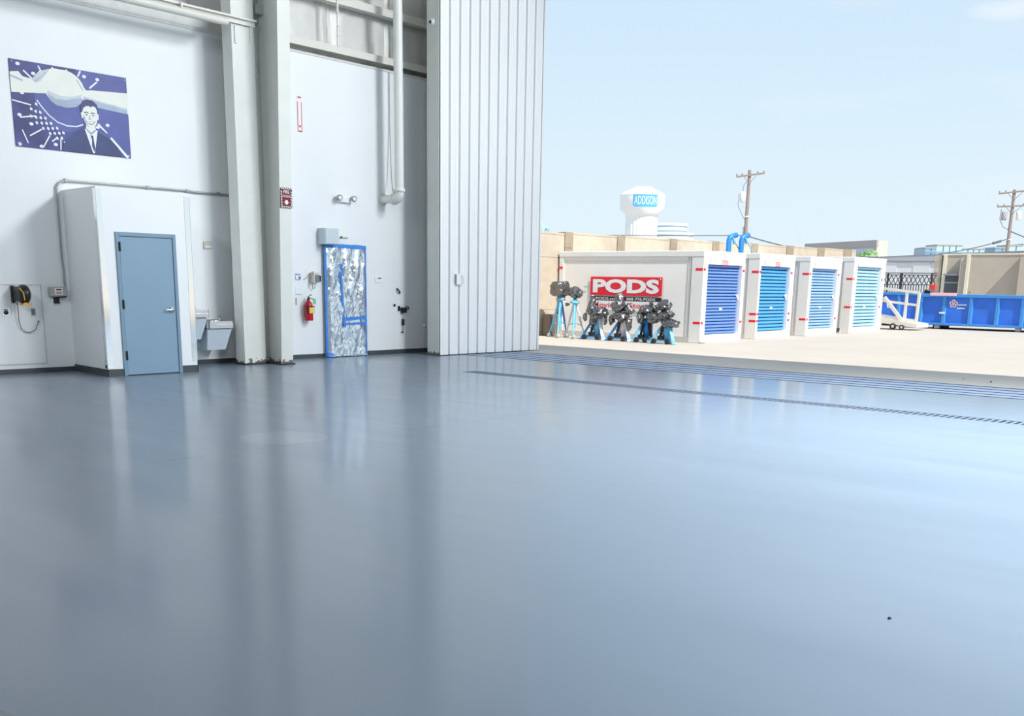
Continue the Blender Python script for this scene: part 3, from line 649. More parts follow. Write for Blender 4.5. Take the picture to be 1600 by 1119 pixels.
# ------------------------------------------------------------------ right stretch of wall
st = thing('height_marker_sign', 'tall narrow white sign with red borders high on the wall by the tapered column', 'sign', (12.585, WY, 4.46))
m_ = MB(); m_.box(12.53, 12.64, WY-0.006, WY-0.001, 4.155, 4.775); part('panel', m_, 'sign_white', st)
m_ = MB(); m_.box(12.533, 12.548, WY-0.0075, WY-0.006, 4.16, 4.68); m_.box(12.622, 12.637, WY-0.0075, WY-0.006, 4.16, 4.68); m_.box(12.545, 12.625, WY-0.0075, WY-0.006, 4.745, 4.77); m_.box(12.545, 12.625, WY-0.0075, WY-0.006, 4.16, 4.18)
m_.prism([(-0.03, 0), (0, -0.05), (0.03, 0)], (12.585, WY-0.006, 4.27), (1,0,0), (0,0,1), (0,-1,0), 0.0015); part('red_border', m_, 'label_red', st)

em = thing('emergency_light', 'white twin-head emergency light above the plastic-wrapped doorway', 'emergency light', (13.57, WY, 3.03))
m_ = MB(); m_.box(13.42, 13.72, WY-0.07, WY-0.001, 2.965, 3.075, 0.015); part('housing', m_, 'white_plastic', em)
for x, zz in ((13.40, 3.05), (13.76, 3.05)):
    m_ = MB(); m_.tube([(x+0.03 if x < 13.5 else x-0.03, WY-0.03, zz-0.02), (x, WY-0.05, zz)], 0.02, 8)
    m_.tube([(x, WY-0.04, zz), (x-0.01, WY-0.10, zz+0.005), (x-0.015, WY-0.15, zz-0.01)], 0.035, 14, True, 0.062); part('lamp_head', m_, 'grey_box', em)
    m_ = MB(); m_.lathe([(0.0, 0), (0.05, 0), (0.03, 0.01), (0.0, 0.012)], 14, (x-0.015, WY-0.151, zz-0.01), 'y'); part('lens', m_, 'white_plastic', em)

cb = thing('control_cabinet', 'grey steel control cabinet fixed above the plastic-wrapped doorway', 'cabinet', (13.25, WY, 2.33))
m_ = MB(); m_.box(12.93, 13.27, WY-0.22, WY-0.001, 2.16, 2.46, 0.006); part('body', m_, 'cabinet_grey', cb)
m_ = MB(); m_.box(12.945, 13.265, WY-0.232, WY-0.22, 2.17, 2.45, 0.005); part('door', m_, 'cabinet_grey', cb)
m_ = MB(); m_.box(13.485, 13.675, WY-0.03, WY-0.001, 2.30, 2.325, 0.004); m_.m = 1; m_.lathe([(0.0, 0), (0.018, 0), (0.018, 0.02), (0.0, 0.02)], 10, (13.49, WY-0.028, 2.312), 'y')
solo('door_contact', m_, ['beige_plastic', 'dark_rubber'], 'little bar-shaped contact on the wall beside the grey control cabinet', 'contact', (13.58, WY, 2.31))

dw = thing('door_2', None, None, (13.56, WY, 0), kind='structure')
m_ = MB(); m_.box(13.05, 13.10, WY-0.04, WY-0.001, 0, 2.15); m_.box(14.02, 14.08, WY-0.04, WY-0.001, 0, 2.15); m_.box(13.10, 14.02, WY-0.04, WY-0.001, 2.10, 2.15); part('door_frame', m_, 'frame_blue', dw)
m_ = MB(); m_.box(13.10, 14.02, WY-0.022, WY-0.001, 0.01, 2.10); part('door_leaf', m_, 'door_blue', dw)
m_ = MB(); m_.lathe([(0.0, 0), (0.03, 0), (0.03, 0.02), (0.012, 0.02), (0.035, 0.045), (0.035, 0.06), (0.0, 0.065)], 14, (13.2, WY-0.022, 1.0), 'y'); part('door_knob', m_, 'chrome', dw)
ps = thing('plastic_sheeting', 'crinkled silvery plastic sheet taped over the doorway with blue tape', 'plastic sheet', (13.56, WY-0.06, 0))
NX, NZ = 44, 90; vs_ = []
for j in range(NZ+1):
    for i in range(NX+1):
        u, v = i/NX, j/NZ; x = 13.03+1.06*u; z = 0.0+2.16*v
        e = min(1, 10*min(u, 1-u))*min(1, 14*(1-v)+0.0)
        diag = math.sin((u*4.2 + v*3.0)*5.0 + 2.5*noise.noise(Vector((u*2, v*3, 1))))
        a = 0.026*noise.noise(Vector((u*4.0, v*5.0, 0))) + 0.032*(1-abs(noise.noise(Vector((u*5.5+v*1.7, v*5.5-u*2.5, 4)))))*0.8 + 0.011*diag + 0.014*(1-abs(noise.noise(Vector((u*13, v*17, 9)))))
        if v > 0.55: a += 0.02*math.sin((u*1.0 - (v-0.55)*0.55)*24)
        y = WY - 0.052 - e*(0.012 + max(-0.01, a))
        if v < 0.02: y -= 0.05*random.random(); z = 0.006 + 0.02*random.random()
        vs_.append((x, y, z))
m_ = MB(); m_.add(vs_, [(j*(NX+1)+i, j*(NX+1)+i+1, (j+1)*(NX+1)+i+1, (j+1)*(NX+1)+i) for j in range(NZ) for i in range(NX)]); part('sheet', m_, 'plastic_sheet', ps)
def tape(pts, w, seed=0):
    m_ = MB(); pts = [Vector(p) for p in pts]; vv = []; N = 14
    for k in range(len(pts)-1):
        for i in range(N + (1 if k == len(pts)-2 else 0)):
            p = pts[k].lerp(pts[k+1], i/N); t = (pts[k+1]-pts[k]).normalized(); n_ = Vector((-t.z, 0, t.x))*(w/2)*(0.85+0.3*random.random())
            dy = 0.006*random.random(); vv += [p - n_ + Vector((0, -dy, 0)), p + n_ + Vector((0, -dy, 0))]
    q = len(vv)//2; m_.add(vv, [(2*i, 2*i+1, 2*i+3, 2*i+2) for i in range(q-1)]); part('tape', m_, 'tape_blue', ps, 'blue masking tape')
yt_ = WY-0.115
tape([(13.045, WY-0.075, 2.15), (13.045, WY-0.075, 0.02)], 0.05); tape([(13.02, WY-0.07, 2.145), (14.09, WY-0.07, 2.135)], 0.075)
tape([(14.07, WY-0.07, 2.13), (14.07, WY-0.07, 0.03)], 0.032)
tape([(13.40, yt_, 1.80), (13.41, yt_, 1.45), (13.43, yt_, 1.0), (13.47, yt_, 0.58)], 0.05); tape([(13.36, yt_, 1.76), (13.45, yt_, 1.78)], 0.05)
tape([(13.42, yt_, 0.735), (14.03, yt_, 0.77)], 0.06); tape([(13.45, yt_, 0.64), (14.02, yt_, 0.655)], 0.045); tape([(13.97, yt_-0.01, 0.80), (14.02, yt_-0.01, 0.58)], 0.05)
tape([(13.04, WY-0.10, 0.06), (13.18, WY-0.12, 0.03)], 0.08)

ph = thing('wall_phone', 'beige wall phone with dark keypad and looped cord left of the wrapped doorway', 'telephone', (12.83, WY, 1.54))
m_ = MB(); m_.box(12.72, 12.90, WY-0.07, WY-0.001, 1.44, 1.63, 0.012); part('body', m_, 'beige_plastic', ph)
m_ = MB(); m_.tube([(12.725, WY-0.12, 1.45), (12.722, WY-0.13, 1.54), (12.725, WY-0.12, 1.63)], 0.02, 10); m_.box(12.70, 12.75, WY-0.135, WY-0.07, 1.60, 1.65, 0.01); m_.box(12.70, 12.75, WY-0.135, WY-0.07, 1.43, 1.48, 0.01); part('handset', m_, 'beige_plastic', ph)
m_ = MB(); m_.box(12.80, 12.885, WY-0.09, WY-0.07, 1.455, 1.585, 0.005); part('keypad_panel', m_, 'phone_grey', ph)
m_ = MB(); m_.tube([(12.72, WY-0.09, 1.44), (12.72, WY-0.07, 1.37), (12.755, WY-0.06, 1.325), (12.79, WY-0.06, 1.34), (12.80, WY-0.06, 1.44)], 0.009, 8); part('cord', m_, 'grey_box', ph)
m_ = MB(); m_.tube([(12.70, WY-0.02, 1.60), (12.62, WY-0.02, 1.52), (12.56, WY-0.02, 1.50)], 0.007, 6); part('line_wire', m_, 'grey_box', ph)
m_ = MB(); m_.box(12.93, 12.975, WY-0.025, WY-0.001, 1.46, 1.575, 0.004)
solo('card_reader', m_, 'black_plastic', 'slim black reader beside the beige wall phone', 'card reader', (12.95, WY, 1.52))
nt_ = thing('wall_notice', 'upper taped notice with blue markings beside the tapered column', 'notice', (12.44, WY, 1.56))
m_ = MB(); m_.box(12.365, 12.51, WY-0.004, WY-0.001, 1.475, 1.655); part('sheet', m_, 'paper', nt_)
m_ = MB(); m_.box(12.37, 12.50, WY-0.005, WY-0.004, 1.575, 1.592); m_.box(12.372, 12.384, WY-0.005, WY-0.004, 1.48, 1.56); m_.box(12.372, 12.49, WY-0.005, WY-0.004, 1.48, 1.492); m_.box(12.45, 12.50, WY-0.005, WY-0.004, 1.50, 1.55); part('print', m_, 'ink_blue', nt_)
nt_ = thing('wall_notice', 'lower blank white notice above the fire extinguisher', 'notice', (12.44, WY, 1.28))
m_ = MB(); m_.box(12.365, 12.515, WY-0.006, WY-0.001, 1.21, 1.345, 0.002); part('sheet', m_, 'paper', nt_)
m_ = MB(); m_.box(12.365, 12.515, WY-0.009, WY-0.006, 1.212, 1.222); m_.box(12.365, 12.385, WY-0.02, WY-0.001, 1.02, 1.15, 0.004); part('clip', m_, 'grey_box', nt_)

fe = thing('fire_extinguisher', 'red fire extinguisher with black hose and green tag hung on the wall', 'fire extinguisher', (12.62, WY-0.1, 0.72))
cx, cy = 12.60, WY-0.10
m_ = MB(); m_.lathe([(0.0, 0.0), (0.07, 0.0), (0.078, 0.012), (0.078, 0.28), (0.07, 0.32), (0.045, 0.355), (0.024, 0.37), (0.022, 0.39), (0.0, 0.39)], 24, (cx, cy, 0.725)); part('cylinder', m_, 'red_paint', fe)
m_ = MB(); m_.lathe([(0.0, 0), (0.022, 0), (0.024, 0.05), (0.0, 0.055)], 12, (cx, cy, 1.115)); m_.bar((cx-0.02, cy, 1.165), (cx+0.075, cy-0.03, 1.13), 0.02, 0.012); m_.bar((cx-0.02, cy, 1.17), (cx+0.05, cy-0.03, 1.215), 0.02, 0.012); part('valve_handle', m_, 'black_plastic', fe)
m_ = MB(); m_.tube([(cx-0.02, cy-0.02, 1.15), (cx-0.06, cy-0.04, 1.13), (cx-0.088, cy-0.05, 1.05), (cx-0.09, cy-0.05, 0.93), (cx-0.075, cy-0.06, 0.84)], 0.012, 8); part('hose', m_, 'black_plastic', fe)
m_ = MB(); m_.box(cx-0.05, cx+0.075, cy-0.082, cy-0.076, 0.865, 0.975, 0.002); part('label_band', m_, 'tag_yellow', fe, 'yellow label band')
m_ = MB(); m_.prism([(0, 0), (0.075, -0.01), (0.085, -0.115), (0.01, -0.11)], (cx+0.045, cy-0.06, 1.15), (1,0,0), (0,0,1), (0,-1,0), 0.002); part('inspection_tag', m_, 'tag_green', fe, 'green inspection tag')
m_ = MB(); m_.box(cx-0.03, cx+0.03, WY-0.03, WY-0.001, 0.78, 1.02); part('wall_hook', m_, 'dark_rubber', fe)
m_ = MB(); m_.box(cx-0.085, cx+0.085, cy-0.083, cy-0.079, 0.982, 0.998); part('strap', m_, 'dark_rubber', fe)

rd = thing('switch_plate', 'small white switch plate right of the plastic-wrapped doorway', 'switch', (14.46, WY, 1.515))
m_ = MB(); m_.box(14.37, 14.555, WY-0.016, WY-0.001, 1.455, 1.58, 0.004); part('plate', m_, 'white_plastic', rd)
m_ = MB(); m_.box(14.45, 14.53, WY-0.024, WY-0.016, 1.535, 1.552); part('slot', m_, 'black_plastic', rd)

m_ = MB(); m_.tube([(14.97, WY-0.015, 1.345), (14.98, WY-0.05, 1.31), (15.02, WY-0.05, 1.27), (15.05, WY-0.01, 1.25)], 0.018, 8)
solo('coat_hook', m_, 'black_plastic', 'small black hook on the wall above the black latch box', 'hook', (15.0, WY, 1.3))
m_ = MB(); m_.lathe([(0.0, 0), (0.03, 0), (0.026, 0.02), (0.0, 0.024)], 12, (14.905, WY-0.001, 1.0), 'y')
solo('wall_button', m_, 'black_plastic', 'round black button left of the black latch box', 'button', (14.905, WY, 1.0))
m_ = MB(); m_.box(15.0, 15.05, WY-0.03, WY-0.001, 0.885, 0.985, 0.006); m_.box(15.01, 15.04, WY-0.035, WY-0.03, 0.92, 0.95)
solo('rocker_switch', m_, 'black_plastic', 'narrow black switch touching the left of the latch box', 'switch', (15.025, WY, 0.93))
lt = thing('latch_box', 'black padlocked latch box with hanging cord on the shaded end of the wall', 'latch', (15.15, WY, 0.9))
m_ = MB(); m_.box(15.075, 15.19, WY-0.08, WY-0.001, 0.845, 0.955, 0.01); part('body', m_, 'black_plastic', lt)
m_ = MB(); m_.tube([(15.19, WY-0.04, 0.93), (15.21, WY-0.05, 0.975), (15.26, WY-0.05, 0.97), (15.29, WY-0.04, 0.935), (15.23, WY-0.04, 0.915)], 0.011, 8); part('shackle', m_, 'black_plastic', lt)
m_ = MB(); m_.tube([(15.12, WY-0.04, 0.85), (15.125, WY-0.03, 0.70)], 0.006, 6); m_.box(15.10, 15.155, WY-0.05, WY-0.01, 0.59, 0.715, 0.01); m_.tube([(15.13, WY-0.03, 0.59), (15.125, WY-0.03, 0.48), (15.11, WY-0.03, 0.44)], 0.006, 6); m_.box(15.09, 15.125, WY-0.045, WY-0.015, 0.43, 0.46, 0.006); part('hanging_cord', m_, 'black_plastic', lt)
m_ = MB(); m_.lathe([(0.0, 0), (0.03, 0), (0.03, 0.05), (0.02, 0.06), (0.0, 0.06)], 12, (15.75, WY-0.001, 0.565), 'y')
solo('wall_spigot', m_, 'white_plastic', 'little white spigot low in the dark corner behind the ribbed door', 'spigot', (15.75, WY, 0.56))

dp = thing('downpipe', 'thick white pipe dropping from the roof to an elbow in the wall', 'pipe', (14.61, 15.7, 3.1))
m_ = MB(); m_.tube([(14.60, 15.7, 8.9), (14.61, 15.7, 3.24)], 0.09, 20); part('riser', m_, 'pipe_white', dp)
m_ = MB(); m_.lathe([(0.0, 0), (0.108, 0), (0.118, 0.02), (0.118, 0.055), (0.108, 0.075), (0.0, 0.075)], 20, (14.61, 15.7, 3.215)); part('coupling', m_, 'pipe_white', dp)
m_ = MB(); m_.tube([(14.61, 15.7, 3.24)] + [(14.61, 15.7+0.12*(1-math.cos(a)), 3.21-0.12*math.sin(a)) for a in [k*PI/14 for k in range(0, 8)]] + [(14.61, 15.85, 3.09)], 0.095, 18); part('elbow', m_, 'pipe_white', dp)
m_ = MB(); m_.tube([(14.61, 15.84, 3.09), (14.61, WY-0.001, 3.095)], 0.082, 18); part('branch', m_, 'pipe_white', dp)
m_ = MB(); m_.lathe([(0.0, -0.03), (0.11, -0.03), (0.11, 0.03), (0.0, 0.03)], 18, (14.61, 15.86, 3.09), 'y'); m_.box(14.57, 14.65, 15.83, 15.89, 3.18, 3.24, 0.01); part('clamp', m_, 'pipe_white', dp)
m_ = MB(); m_.lathe([(0.0, 0), (0.115, 0), (0.115, 0.03), (0.0, 0.03)], 20, (14.61, WY-0.001, 3.095), 'y'); part('wall_flange', m_, 'pipe_white', dp)
m_ = MB(); m_.tube([(14.80, WY-0.03, 5.53), (14.80, WY-0.03, 4.4), (14.75, 16.08, 3.5), (14.63, 15.9, 3.22)], 0.009, 8); part('drain_wire', m_, 'grey_box', dp)

# ------------------------------------------------------------------ ribbed end of the sliding hangar door
hd_ = thing('hangar_door_end', 'white ribbed metal hangar door end standing at the left of the opening', 'hangar door', (16.8, 15.3, 0))
m_ = MB(); m_.box(15.22, 15.235, 15.195, 15.525, 0.012, 8.6); part('end_channel', m_, 'steel_paint', hd_, 'grey steel channel facing the hall')
m_ = MB(); m_.box(15.213, 15.22, 15.195, 15.225, 0.012, 8.6); m_.box(15.213, 15.22, 15.50, 15.525, 0.012, 8.6); part('channel_lip', m_, 'steel_paint', hd_)
m_ = MB(); m_.box(15.235, 18.36, 15.235, 15.5, 0.02, 8.6); part('door_core', m_, 'steel_paint', hd_)
NP = 11; PWD = (18.40-15.225)/NP; ycl = 15.205
def clad_panel(x0, w):
    # broad pan, twin shallow flutes, then a deep trapezoid recess at the lap
    pr = [(0, -0.04), (0.012, -0.042), (0.22, -0.042), (0.235, -0.037), (0.255, -0.037), (0.27, -0.042), (0.44, -0.042), (0.455, -0.037), (0.475, -0.037), (0.49, -0.042), (0.80, -0.042), (0.84, 0.026), (0.985, 0.026), (1.0, -0.04)]
    vs_ = []
    for a, d in pr: vs_ += [(x0+a*w, ycl+d, 0.015), (x0+a*w, ycl+d, 8.6)]
    m_ = MB(); n_ = len(pr); m_.add(vs_, [(2*i, 2*i+2, 2*i+3, 2*i+1) for i in range(n_-1)]); return m_
first = None
for k in range(NP):
    if first is None: first = part('cladding_panel', clad_panel(15.225, PWD), 'cladding', hd_)
    else: instance(first, hd_, (k*PWD, 0, 0))
m_ = MB(); m_.box(18.37, 18.42, 15.16, 15.5, 0.015, 8.6); part('edge_trim', m_, 'cladding', hd_)
m_ = MB(); m_.lathe([(0.0, 0), (0.062, 0), (0.062, 0.03), (0.045, 0.035), (0.045, 0.05), (0.0, 0.05)], 18, (15.213, 15.36, 6.40), 'x'); m_.m = 1; m_.lathe([(0.0, 0), (0.03, 0), (0.03, 0.008), (0.0, 0.008)], 14, (15.162, 15.38, 6.40), 'x'); part('bumper', m_, ['white_plastic', 'black_plastic'], hd_, 'white round bumper with black centre')
sb = thing('switch_box', 'small white switch box with coiled cable on the ribbed door', 'switch', (15.7, 15.12, 1.55))
m_ = MB(); m_.box(15.645, 15.755, 15.10, 15.162, 1.445, 1.66, 0.008); part('box_body', m_, 'cladding', sb)
m_ = MB(); m_.box(15.640, 15.65, 15.105, 15.16, 1.46, 1.65); part('side_cover', m_, 'grey_box', sb)
m_ = MB(); m_.tube([(15.75, 15.12, 1.63), (15.82, 15.12, 1.64), (15.865, 15.12, 1.57), (15.86, 15.12, 1.47), (15.80, 15.12, 1.42), (15.74, 15.12, 1.44)], 0.012, 8); part('cable_loop', m_, 'pipe_white', sb)

# ------------------------------------------------------------------ door tracks and trench drain
tk = thing('trim_3', None, None, (16.6, 0, 0), kind='structure')
m_ = MB(); m_.box(15.84, 17.52, YR, 15.08, -0.12, -0.06); part('track_bed', m_, 'track_steel', tk)
edges = [15.84, 15.895, 16.185, 16.24, 16.585, 16.645, 17.04, 17.095, 17.455, 17.52]
for k in range(0, len(edges)-2, 2):
    m_ = MB(); m_.box(edges[k+1], edges[k+2], YR, 15.12, -0.06, -0.001); part('sill_strip', m_, 'sill', tk)
for k in range(0, len(edges), 2):
    m_ = MB(); x = (edges[k]+edges[k+1])/2; m_.box(edges[k]+0.002, edges[k+1]-0.002, YR, 15.12, -0.06, 0.003); part('rail', m_, 'track_steel', tk)

td = thing('trim_4', None, None, (12.93, 5, 0), kind='structure')
m_ = MB(); m_.box(12.74, 13.12, YR, 12.2, -0.12, -0.08); part('drain_channel', m_, 'dark_void', td)
for x0, x1 in ((12.74, 12.765), (13.095, 13.12)):
    m_ = MB(); m_.box(x0, x1, YR, 12.2, -0.08, 0.0); part('drain_edge', m_, 'grate', td)
m_ = MB(); GL = 0.51; nb = 6; pit = GL/nb
m_.box(12.767, 12.80, 0, GL-0.006, -0.03, -0.002); m_.box(13.06, 13.093, 0, GL-0.006, -0.03, -0.002)
for k in range(nb): m_.box(12.80, 13.06, k*pit, k*pit+pit*0.52, -0.03, -0.002)
for p_ in range(len(m_.v)): m_.v[p_] = (m_.v[p_][0], m_.v[p_][1]+12.2-GL, m_.v[p_][2])
g0 = part('grate', m_, 'grate', td)
k = 1
while 12.2 - (k+1)*GL > -8: instance(g0, td, (0, -k*GL, 0)); k += 1

m_ = MB(); vv = []
for j in range(9):
    for i in range(9):
        u, v = i/8, j/8; vv.append((1.18+0.225*u-0.05*v*u, 3.28+0.36*v, 0.006+0.022*abs(noise.noise(Vector((u*5, v*6, 3)))) * (1 if 0 < i < 8 else 0.2)))
m_.add(vv, [(j*9+i, j*9+i+1, (j+1)*9+i+1, (j+1)*9+i) for j in range(8) for i in range(8)])
solo('plastic_scrap', m_, 'clear_scrap', 'crinkled scrap of clear plastic on the floor at the bottom left corner', 'plastic scrap', (1.32, 3.5, 0))
for (x, y, r, lb) in ((4.614, 1.636, 0.015, 'tiny dark crumb of debris on the shiny floor in the right foreground'),
                      (18.42, 5.26, 0.03, 'larger dark pebble on the shaded concrete past the door tracks'), (18.62, 5.77, 0.018, 'smaller dark pebble on the shaded concrete past the door tracks')):
    m_ = MB(); m_.blob((x, y, r*0.25), (r, r*0.6, r*0.4), 3, 0.3, 2, 1)
    solo('debris', m_, 'dark_rubber', lb, 'debris', (x, y, 0))

# ------------------------------------------------------------------ outdoors: block wall
fw_ = thing('block_wall', 'long tan block wall with darker pilasters behind the storage containers', 'wall', (35, 19.5, 0))
px = [(25.11, 25.50), (27.83, 28.24), (30.95, 31.38), (33.80, 34.25), (36.70, 37.20), (39.63, 40.25), (42.55, 43.18), (45.18, 46.04)]
KW = 19.45/19.75; px = [(a*KW, b*KW) for a, b in px]
seq = [(19.5, px[0][0])] + [(px[i][1], px[i+1][0]) for i in range(7)] + [(px[7][1], 46.55*KW)]
def topz(x): return 2.97 + (x-24.2*KW)*0.0098
for a, b in seq:
    for z0, z1 in ((-0.01, 0.74), (0.75, 1.49), (1.50, 2.24), (2.25, topz((a+b)/2)-0.05)):
        m_ = MB(); m_.box(a+0.005, b-0.005, 19.45, 19.65, z0, z1); part('block_panel', m_, 'block_tan', fw_)
    m_ = MB(); m_.box(a, b, 19.44, 19.665, topz((a+b)/2)-0.05, topz((a+b)/2)); part('coping', m_, 'block_tan', fw_)
for a, b in px:
    for z0, z1 in ((-0.01, 0.63), (0.64, 1.27), (1.28, 1.91), (1.92, 2.53), (2.54, topz(a)+0.01)):
        m_ = MB(); m_.box(a, b, 19.42, 19.68, z0, z1); part('pilaster_block', m_, 'block_cap', fw_)
m_ = MB(); m_.box(23.72, 24.15, 19.18, 19.38, 0, 0.62, 0.01); m_.box(23.70, 24.17, 19.16, 19.18, 0, 0.06); m_.box(23.70, 24.17, 19.16, 19.18, 0.56, 0.62); m_.box(23.70, 23.75, 19.16, 19.18, 0.06, 0.56); m_.box(24.12, 24.17, 19.16, 19.18, 0.06, 0.56); m_.m = 1; m_.box(23.85, 24.02, 19.165, 19.18, 0.06, 0.56)
solo('crate', m_, ['cord_brown', 'window_dark'], 'brown crate on the ground behind the leftmost tripod stand', 'crate', (23.93, 19.27, 0))

# ------------------------------------------------------------------ storage containers
def container(x0, x1, y0, L, H, dx0, dx1, dz0, dz1, dmat, label, nslat, tapes, header):
    t = thing('storage_container', label, 'container', ((x0+x1)/2, y0, 0), 'white portable storage containers')
    m_ = MB(); m_.box(x0+0.03, x1-0.03, y0+0.35, y0+L-0.03, 0.06, H-0.05); part('body', m_, 'pod_side', t)
    m_ = MB(); m_.box(x0, dx0, y0, y0+0.36, 0, H-0.10, 0.006); part('corner_post', m_, 'pod_white', t)
    m_ = MB(); m_.box(dx1, x1, y0, y0+0.36, 0, H-0.10, 0.006); part('corner_post', m_, 'pod_white', t)
    for xx in (x0, x1-0.12):
        m_ = MB(); m_.box(xx, xx+0.12, y0+L-0.16, y0+L, 0, H-0.10, 0.006); part('corner_post', m_, 'pod_white', t)
    m_ = MB(); m_.box(dx0, dx1, y0, y0+0.30, dz1, H-0.10); hdr = part('header', m_, 'pod_white', t)
    m_ = MB(); m_.box(x0-0.012, x1+0.012, y0-0.012, y0+L+0.012, H-0.16, H, 0.02); part('roof_rim', m_, 'pod_white', t)
    m_ = MB(); m_.box(dx0, dx1, y0, y0+0.30, 0, dz0); part('door_sill', m_, 'pod_white', t)
    m_ = MB(); m_.box(x0+0.005, x0+0.05, y0+0.36, y0+L-0.16, 0, 0.15); part('base_rail', m_, 'pod_grey', t)
    m_ = MB(); m_.box(x1-0.05, x1-0.005, y0+0.36, y0+L-0.16, 0, 0.15); part('base_rail', m_, 'pod_grey', t)
    m_ = MB(); m_.box(x0+0.015, x0+0.04, y0+0.40, y0+0.425, 0.15, H-0.17); m_.box(x0+0.015, x0+0.04, y0+0.47, y0+0.49, 0.15, H-0.17); m_.box(x0+0.012, x0+0.04, y0+0.42, y0+L-0.16, H-0.28, H-0.255); part('side_seam', m_, 'pod_grey', t)
    m_ = MB()
    for i in range(9): m_.lathe([(0.0, 0), (0.014, 0), (0.012, 0.01), (0.0, 0.01)], 6, (x0+0.03, y0+0.55+i*(L-0.8)/8, H-0.30), 'x')
    part('rivets', m_, 'pod_white', t)
    m_ = MB(); m_.box(x0+0.30, x0+0.36, y0-0.02, y0, H-0.30, H-0.19, 0.006); part('lift_lug', m_, 'pod_grey', t)
    # roll-up door: a curtain of slats
    d = MB(); d.box(dx0, dx1, y0+0.14, y0+0.18, dz0, dz1); door = part('roll_up_door', d, dmat, t, 'blue ribbed roll-up door')
    hs = (dz1-dz0)/nslat; s0 = None
    for k in range(nslat):
        if s0 is None:
            m_ = MB(); prf = [(0.0, 0.0), (0.0, 0.16), (0.040, 0.20), (0.047, 0.32), (0.048, 0.55), (0.040, 0.80), (0.012, 0.95), (0.0, 1.0)]
            vv = []
            for d_, f in prf: vv += [(dx0+0.01, y0+0.14-d_, dz0+f*hs), (dx1-0.01, y0+0.14-d_, dz0+f*hs)]
            m_.add(vv, [(2*i, 2*i+1, 2*i+3, 2*i+2) for i in range(len(prf)-1)]); s0 = part('slat', m_, dmat, door)
        else: instance(s0, door, (0, 0, k*hs))
    m_ = MB(); m_.box((dx0+dx1)/2-0.05, (dx0+dx1)/2+0.09, y0+0.085, y0+0.105, 0.86, 0.92, 0.004); part('door_plate', m_, 'sticker_white', t)
    m_ = MB(); m_.bar((dx1-0.14, y0+0.07, 1.28), (dx1-0.02, y0+0.07, 1.14), 0.03); m_.bar((dx1-0.02, y0+0.07, 1.28), (dx1-0.05, y0+0.07, 1.18), 0.025); part('latch', m_, 'pod_white', t)
    for z in tapes:
        m_ = MB(); m_.box(x0-0.003, x0+0.001, y0+0.02, y0+0.24, z-0.033, z+0.033); m_.box(x0+0.01, x0+0.11, y0-0.003, y0+0.001, z-0.033, z+0.033); part('reflector_tape', m_, 'sticker_red', t, 'red reflective tape')
        m_ = MB(); m_.box(dx1+0.02, min(x1-0.02, dx1+0.15), y0-0.003, y0+0.001, z-0.03, z+0.03); part('reflector_tape', m_, 'sticker_red', t, 'red reflective tape')
    if header:
        m_ = MB(); xm = (x0+x1)/2+0.0; zh = H-0.235
        m_.box(xm-0.17, xm+0.17, y0-0.003, y0, zh-0.015, zh); m_.box(xm-0.17, xm+0.17, y0-0.003, y0, zh-0.125, zh-0.11)
        m_.text('PODS', (xm, y0, zh-0.10), (1,0,0), (0,0,1), (0,-1,0), 0.30, 0.075, 0.02, 0.003); part('header_lettering', m_, 'sticker_red', t, 'red lettering reading PODS')
    return t
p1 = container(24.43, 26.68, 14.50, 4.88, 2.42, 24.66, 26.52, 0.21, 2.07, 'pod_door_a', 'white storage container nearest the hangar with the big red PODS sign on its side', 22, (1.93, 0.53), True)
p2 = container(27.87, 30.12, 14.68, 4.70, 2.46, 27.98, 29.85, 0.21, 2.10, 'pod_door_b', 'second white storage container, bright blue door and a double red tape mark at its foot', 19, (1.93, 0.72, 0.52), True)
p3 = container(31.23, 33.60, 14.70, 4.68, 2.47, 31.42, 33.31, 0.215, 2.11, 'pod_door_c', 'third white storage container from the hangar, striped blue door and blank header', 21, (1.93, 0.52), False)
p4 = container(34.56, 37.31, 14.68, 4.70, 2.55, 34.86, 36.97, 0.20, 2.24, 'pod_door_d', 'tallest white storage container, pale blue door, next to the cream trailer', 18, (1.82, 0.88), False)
m_ = MB(); m_.box(24.423, 24.43, 15.77, 18.21, 1.20, 1.712); part('sign_panel', m_, 'sticker_red', p1, 'red sign panel')
m_ = MB()
m_.text('PODS', (24.423, 16.99, 1.265), (0,-1,0), (0,0,1), (-1,0,0), 2.26, 0.385, 0.048, 0.004)
m_.lathe([(0.0, 0), (0.02, 0), (0.0, 0.003)], 8, (24.423, 15.83, 1.66), 'x'); part('sign_lettering', m_, 'sticker_white', p1, 'white letters reading PODS')
m_ = MB(); m_.box(24.424, 24.43, 15.77, 18.21, 1.05, 1.165); part('sign_strip', m_, 'sticker_black', p1, 'black strip with web address and phone number')
m_ = MB(); m_.text('PODS.com', (24.424, 17.60, 1.07), (0,-1,0), (0,0,1), (-1,0,0), 0.80, 0.075, 0.008, 0.004); m_.text('888-776-PODS', (24.424, 16.45, 1.07), (0,-1,0), (0,0,1), (-1,0,0), 0.96, 0.075, 0.008, 0.004); part('sign_lettering', m_, 'sticker_white', p1, 'white web address and phone number')
m_ = MB(); m_.box(24.426, 24.43, 15.77, 18.21, 0.78, 1.05); part('sign_strip', m_, 'sticker_white', p1, 'white strip')
m_ = MB(); m_.text('Moving & Storage', (24.426, 17.0, 0.82), (0,-1,0), (0,0,1), (-1,0,0), 2.2, 0.185, 0.014, 0.004); part('sign_lettering', m_, 'sticker_red', p1, 'red letters reading Moving & Storage')
m_ = MB(); m_.box(24.424, 24.43, 18.28, 18.44, 1.40, 1.45); part('small_sticker', m_, 'pod_grey', p1)
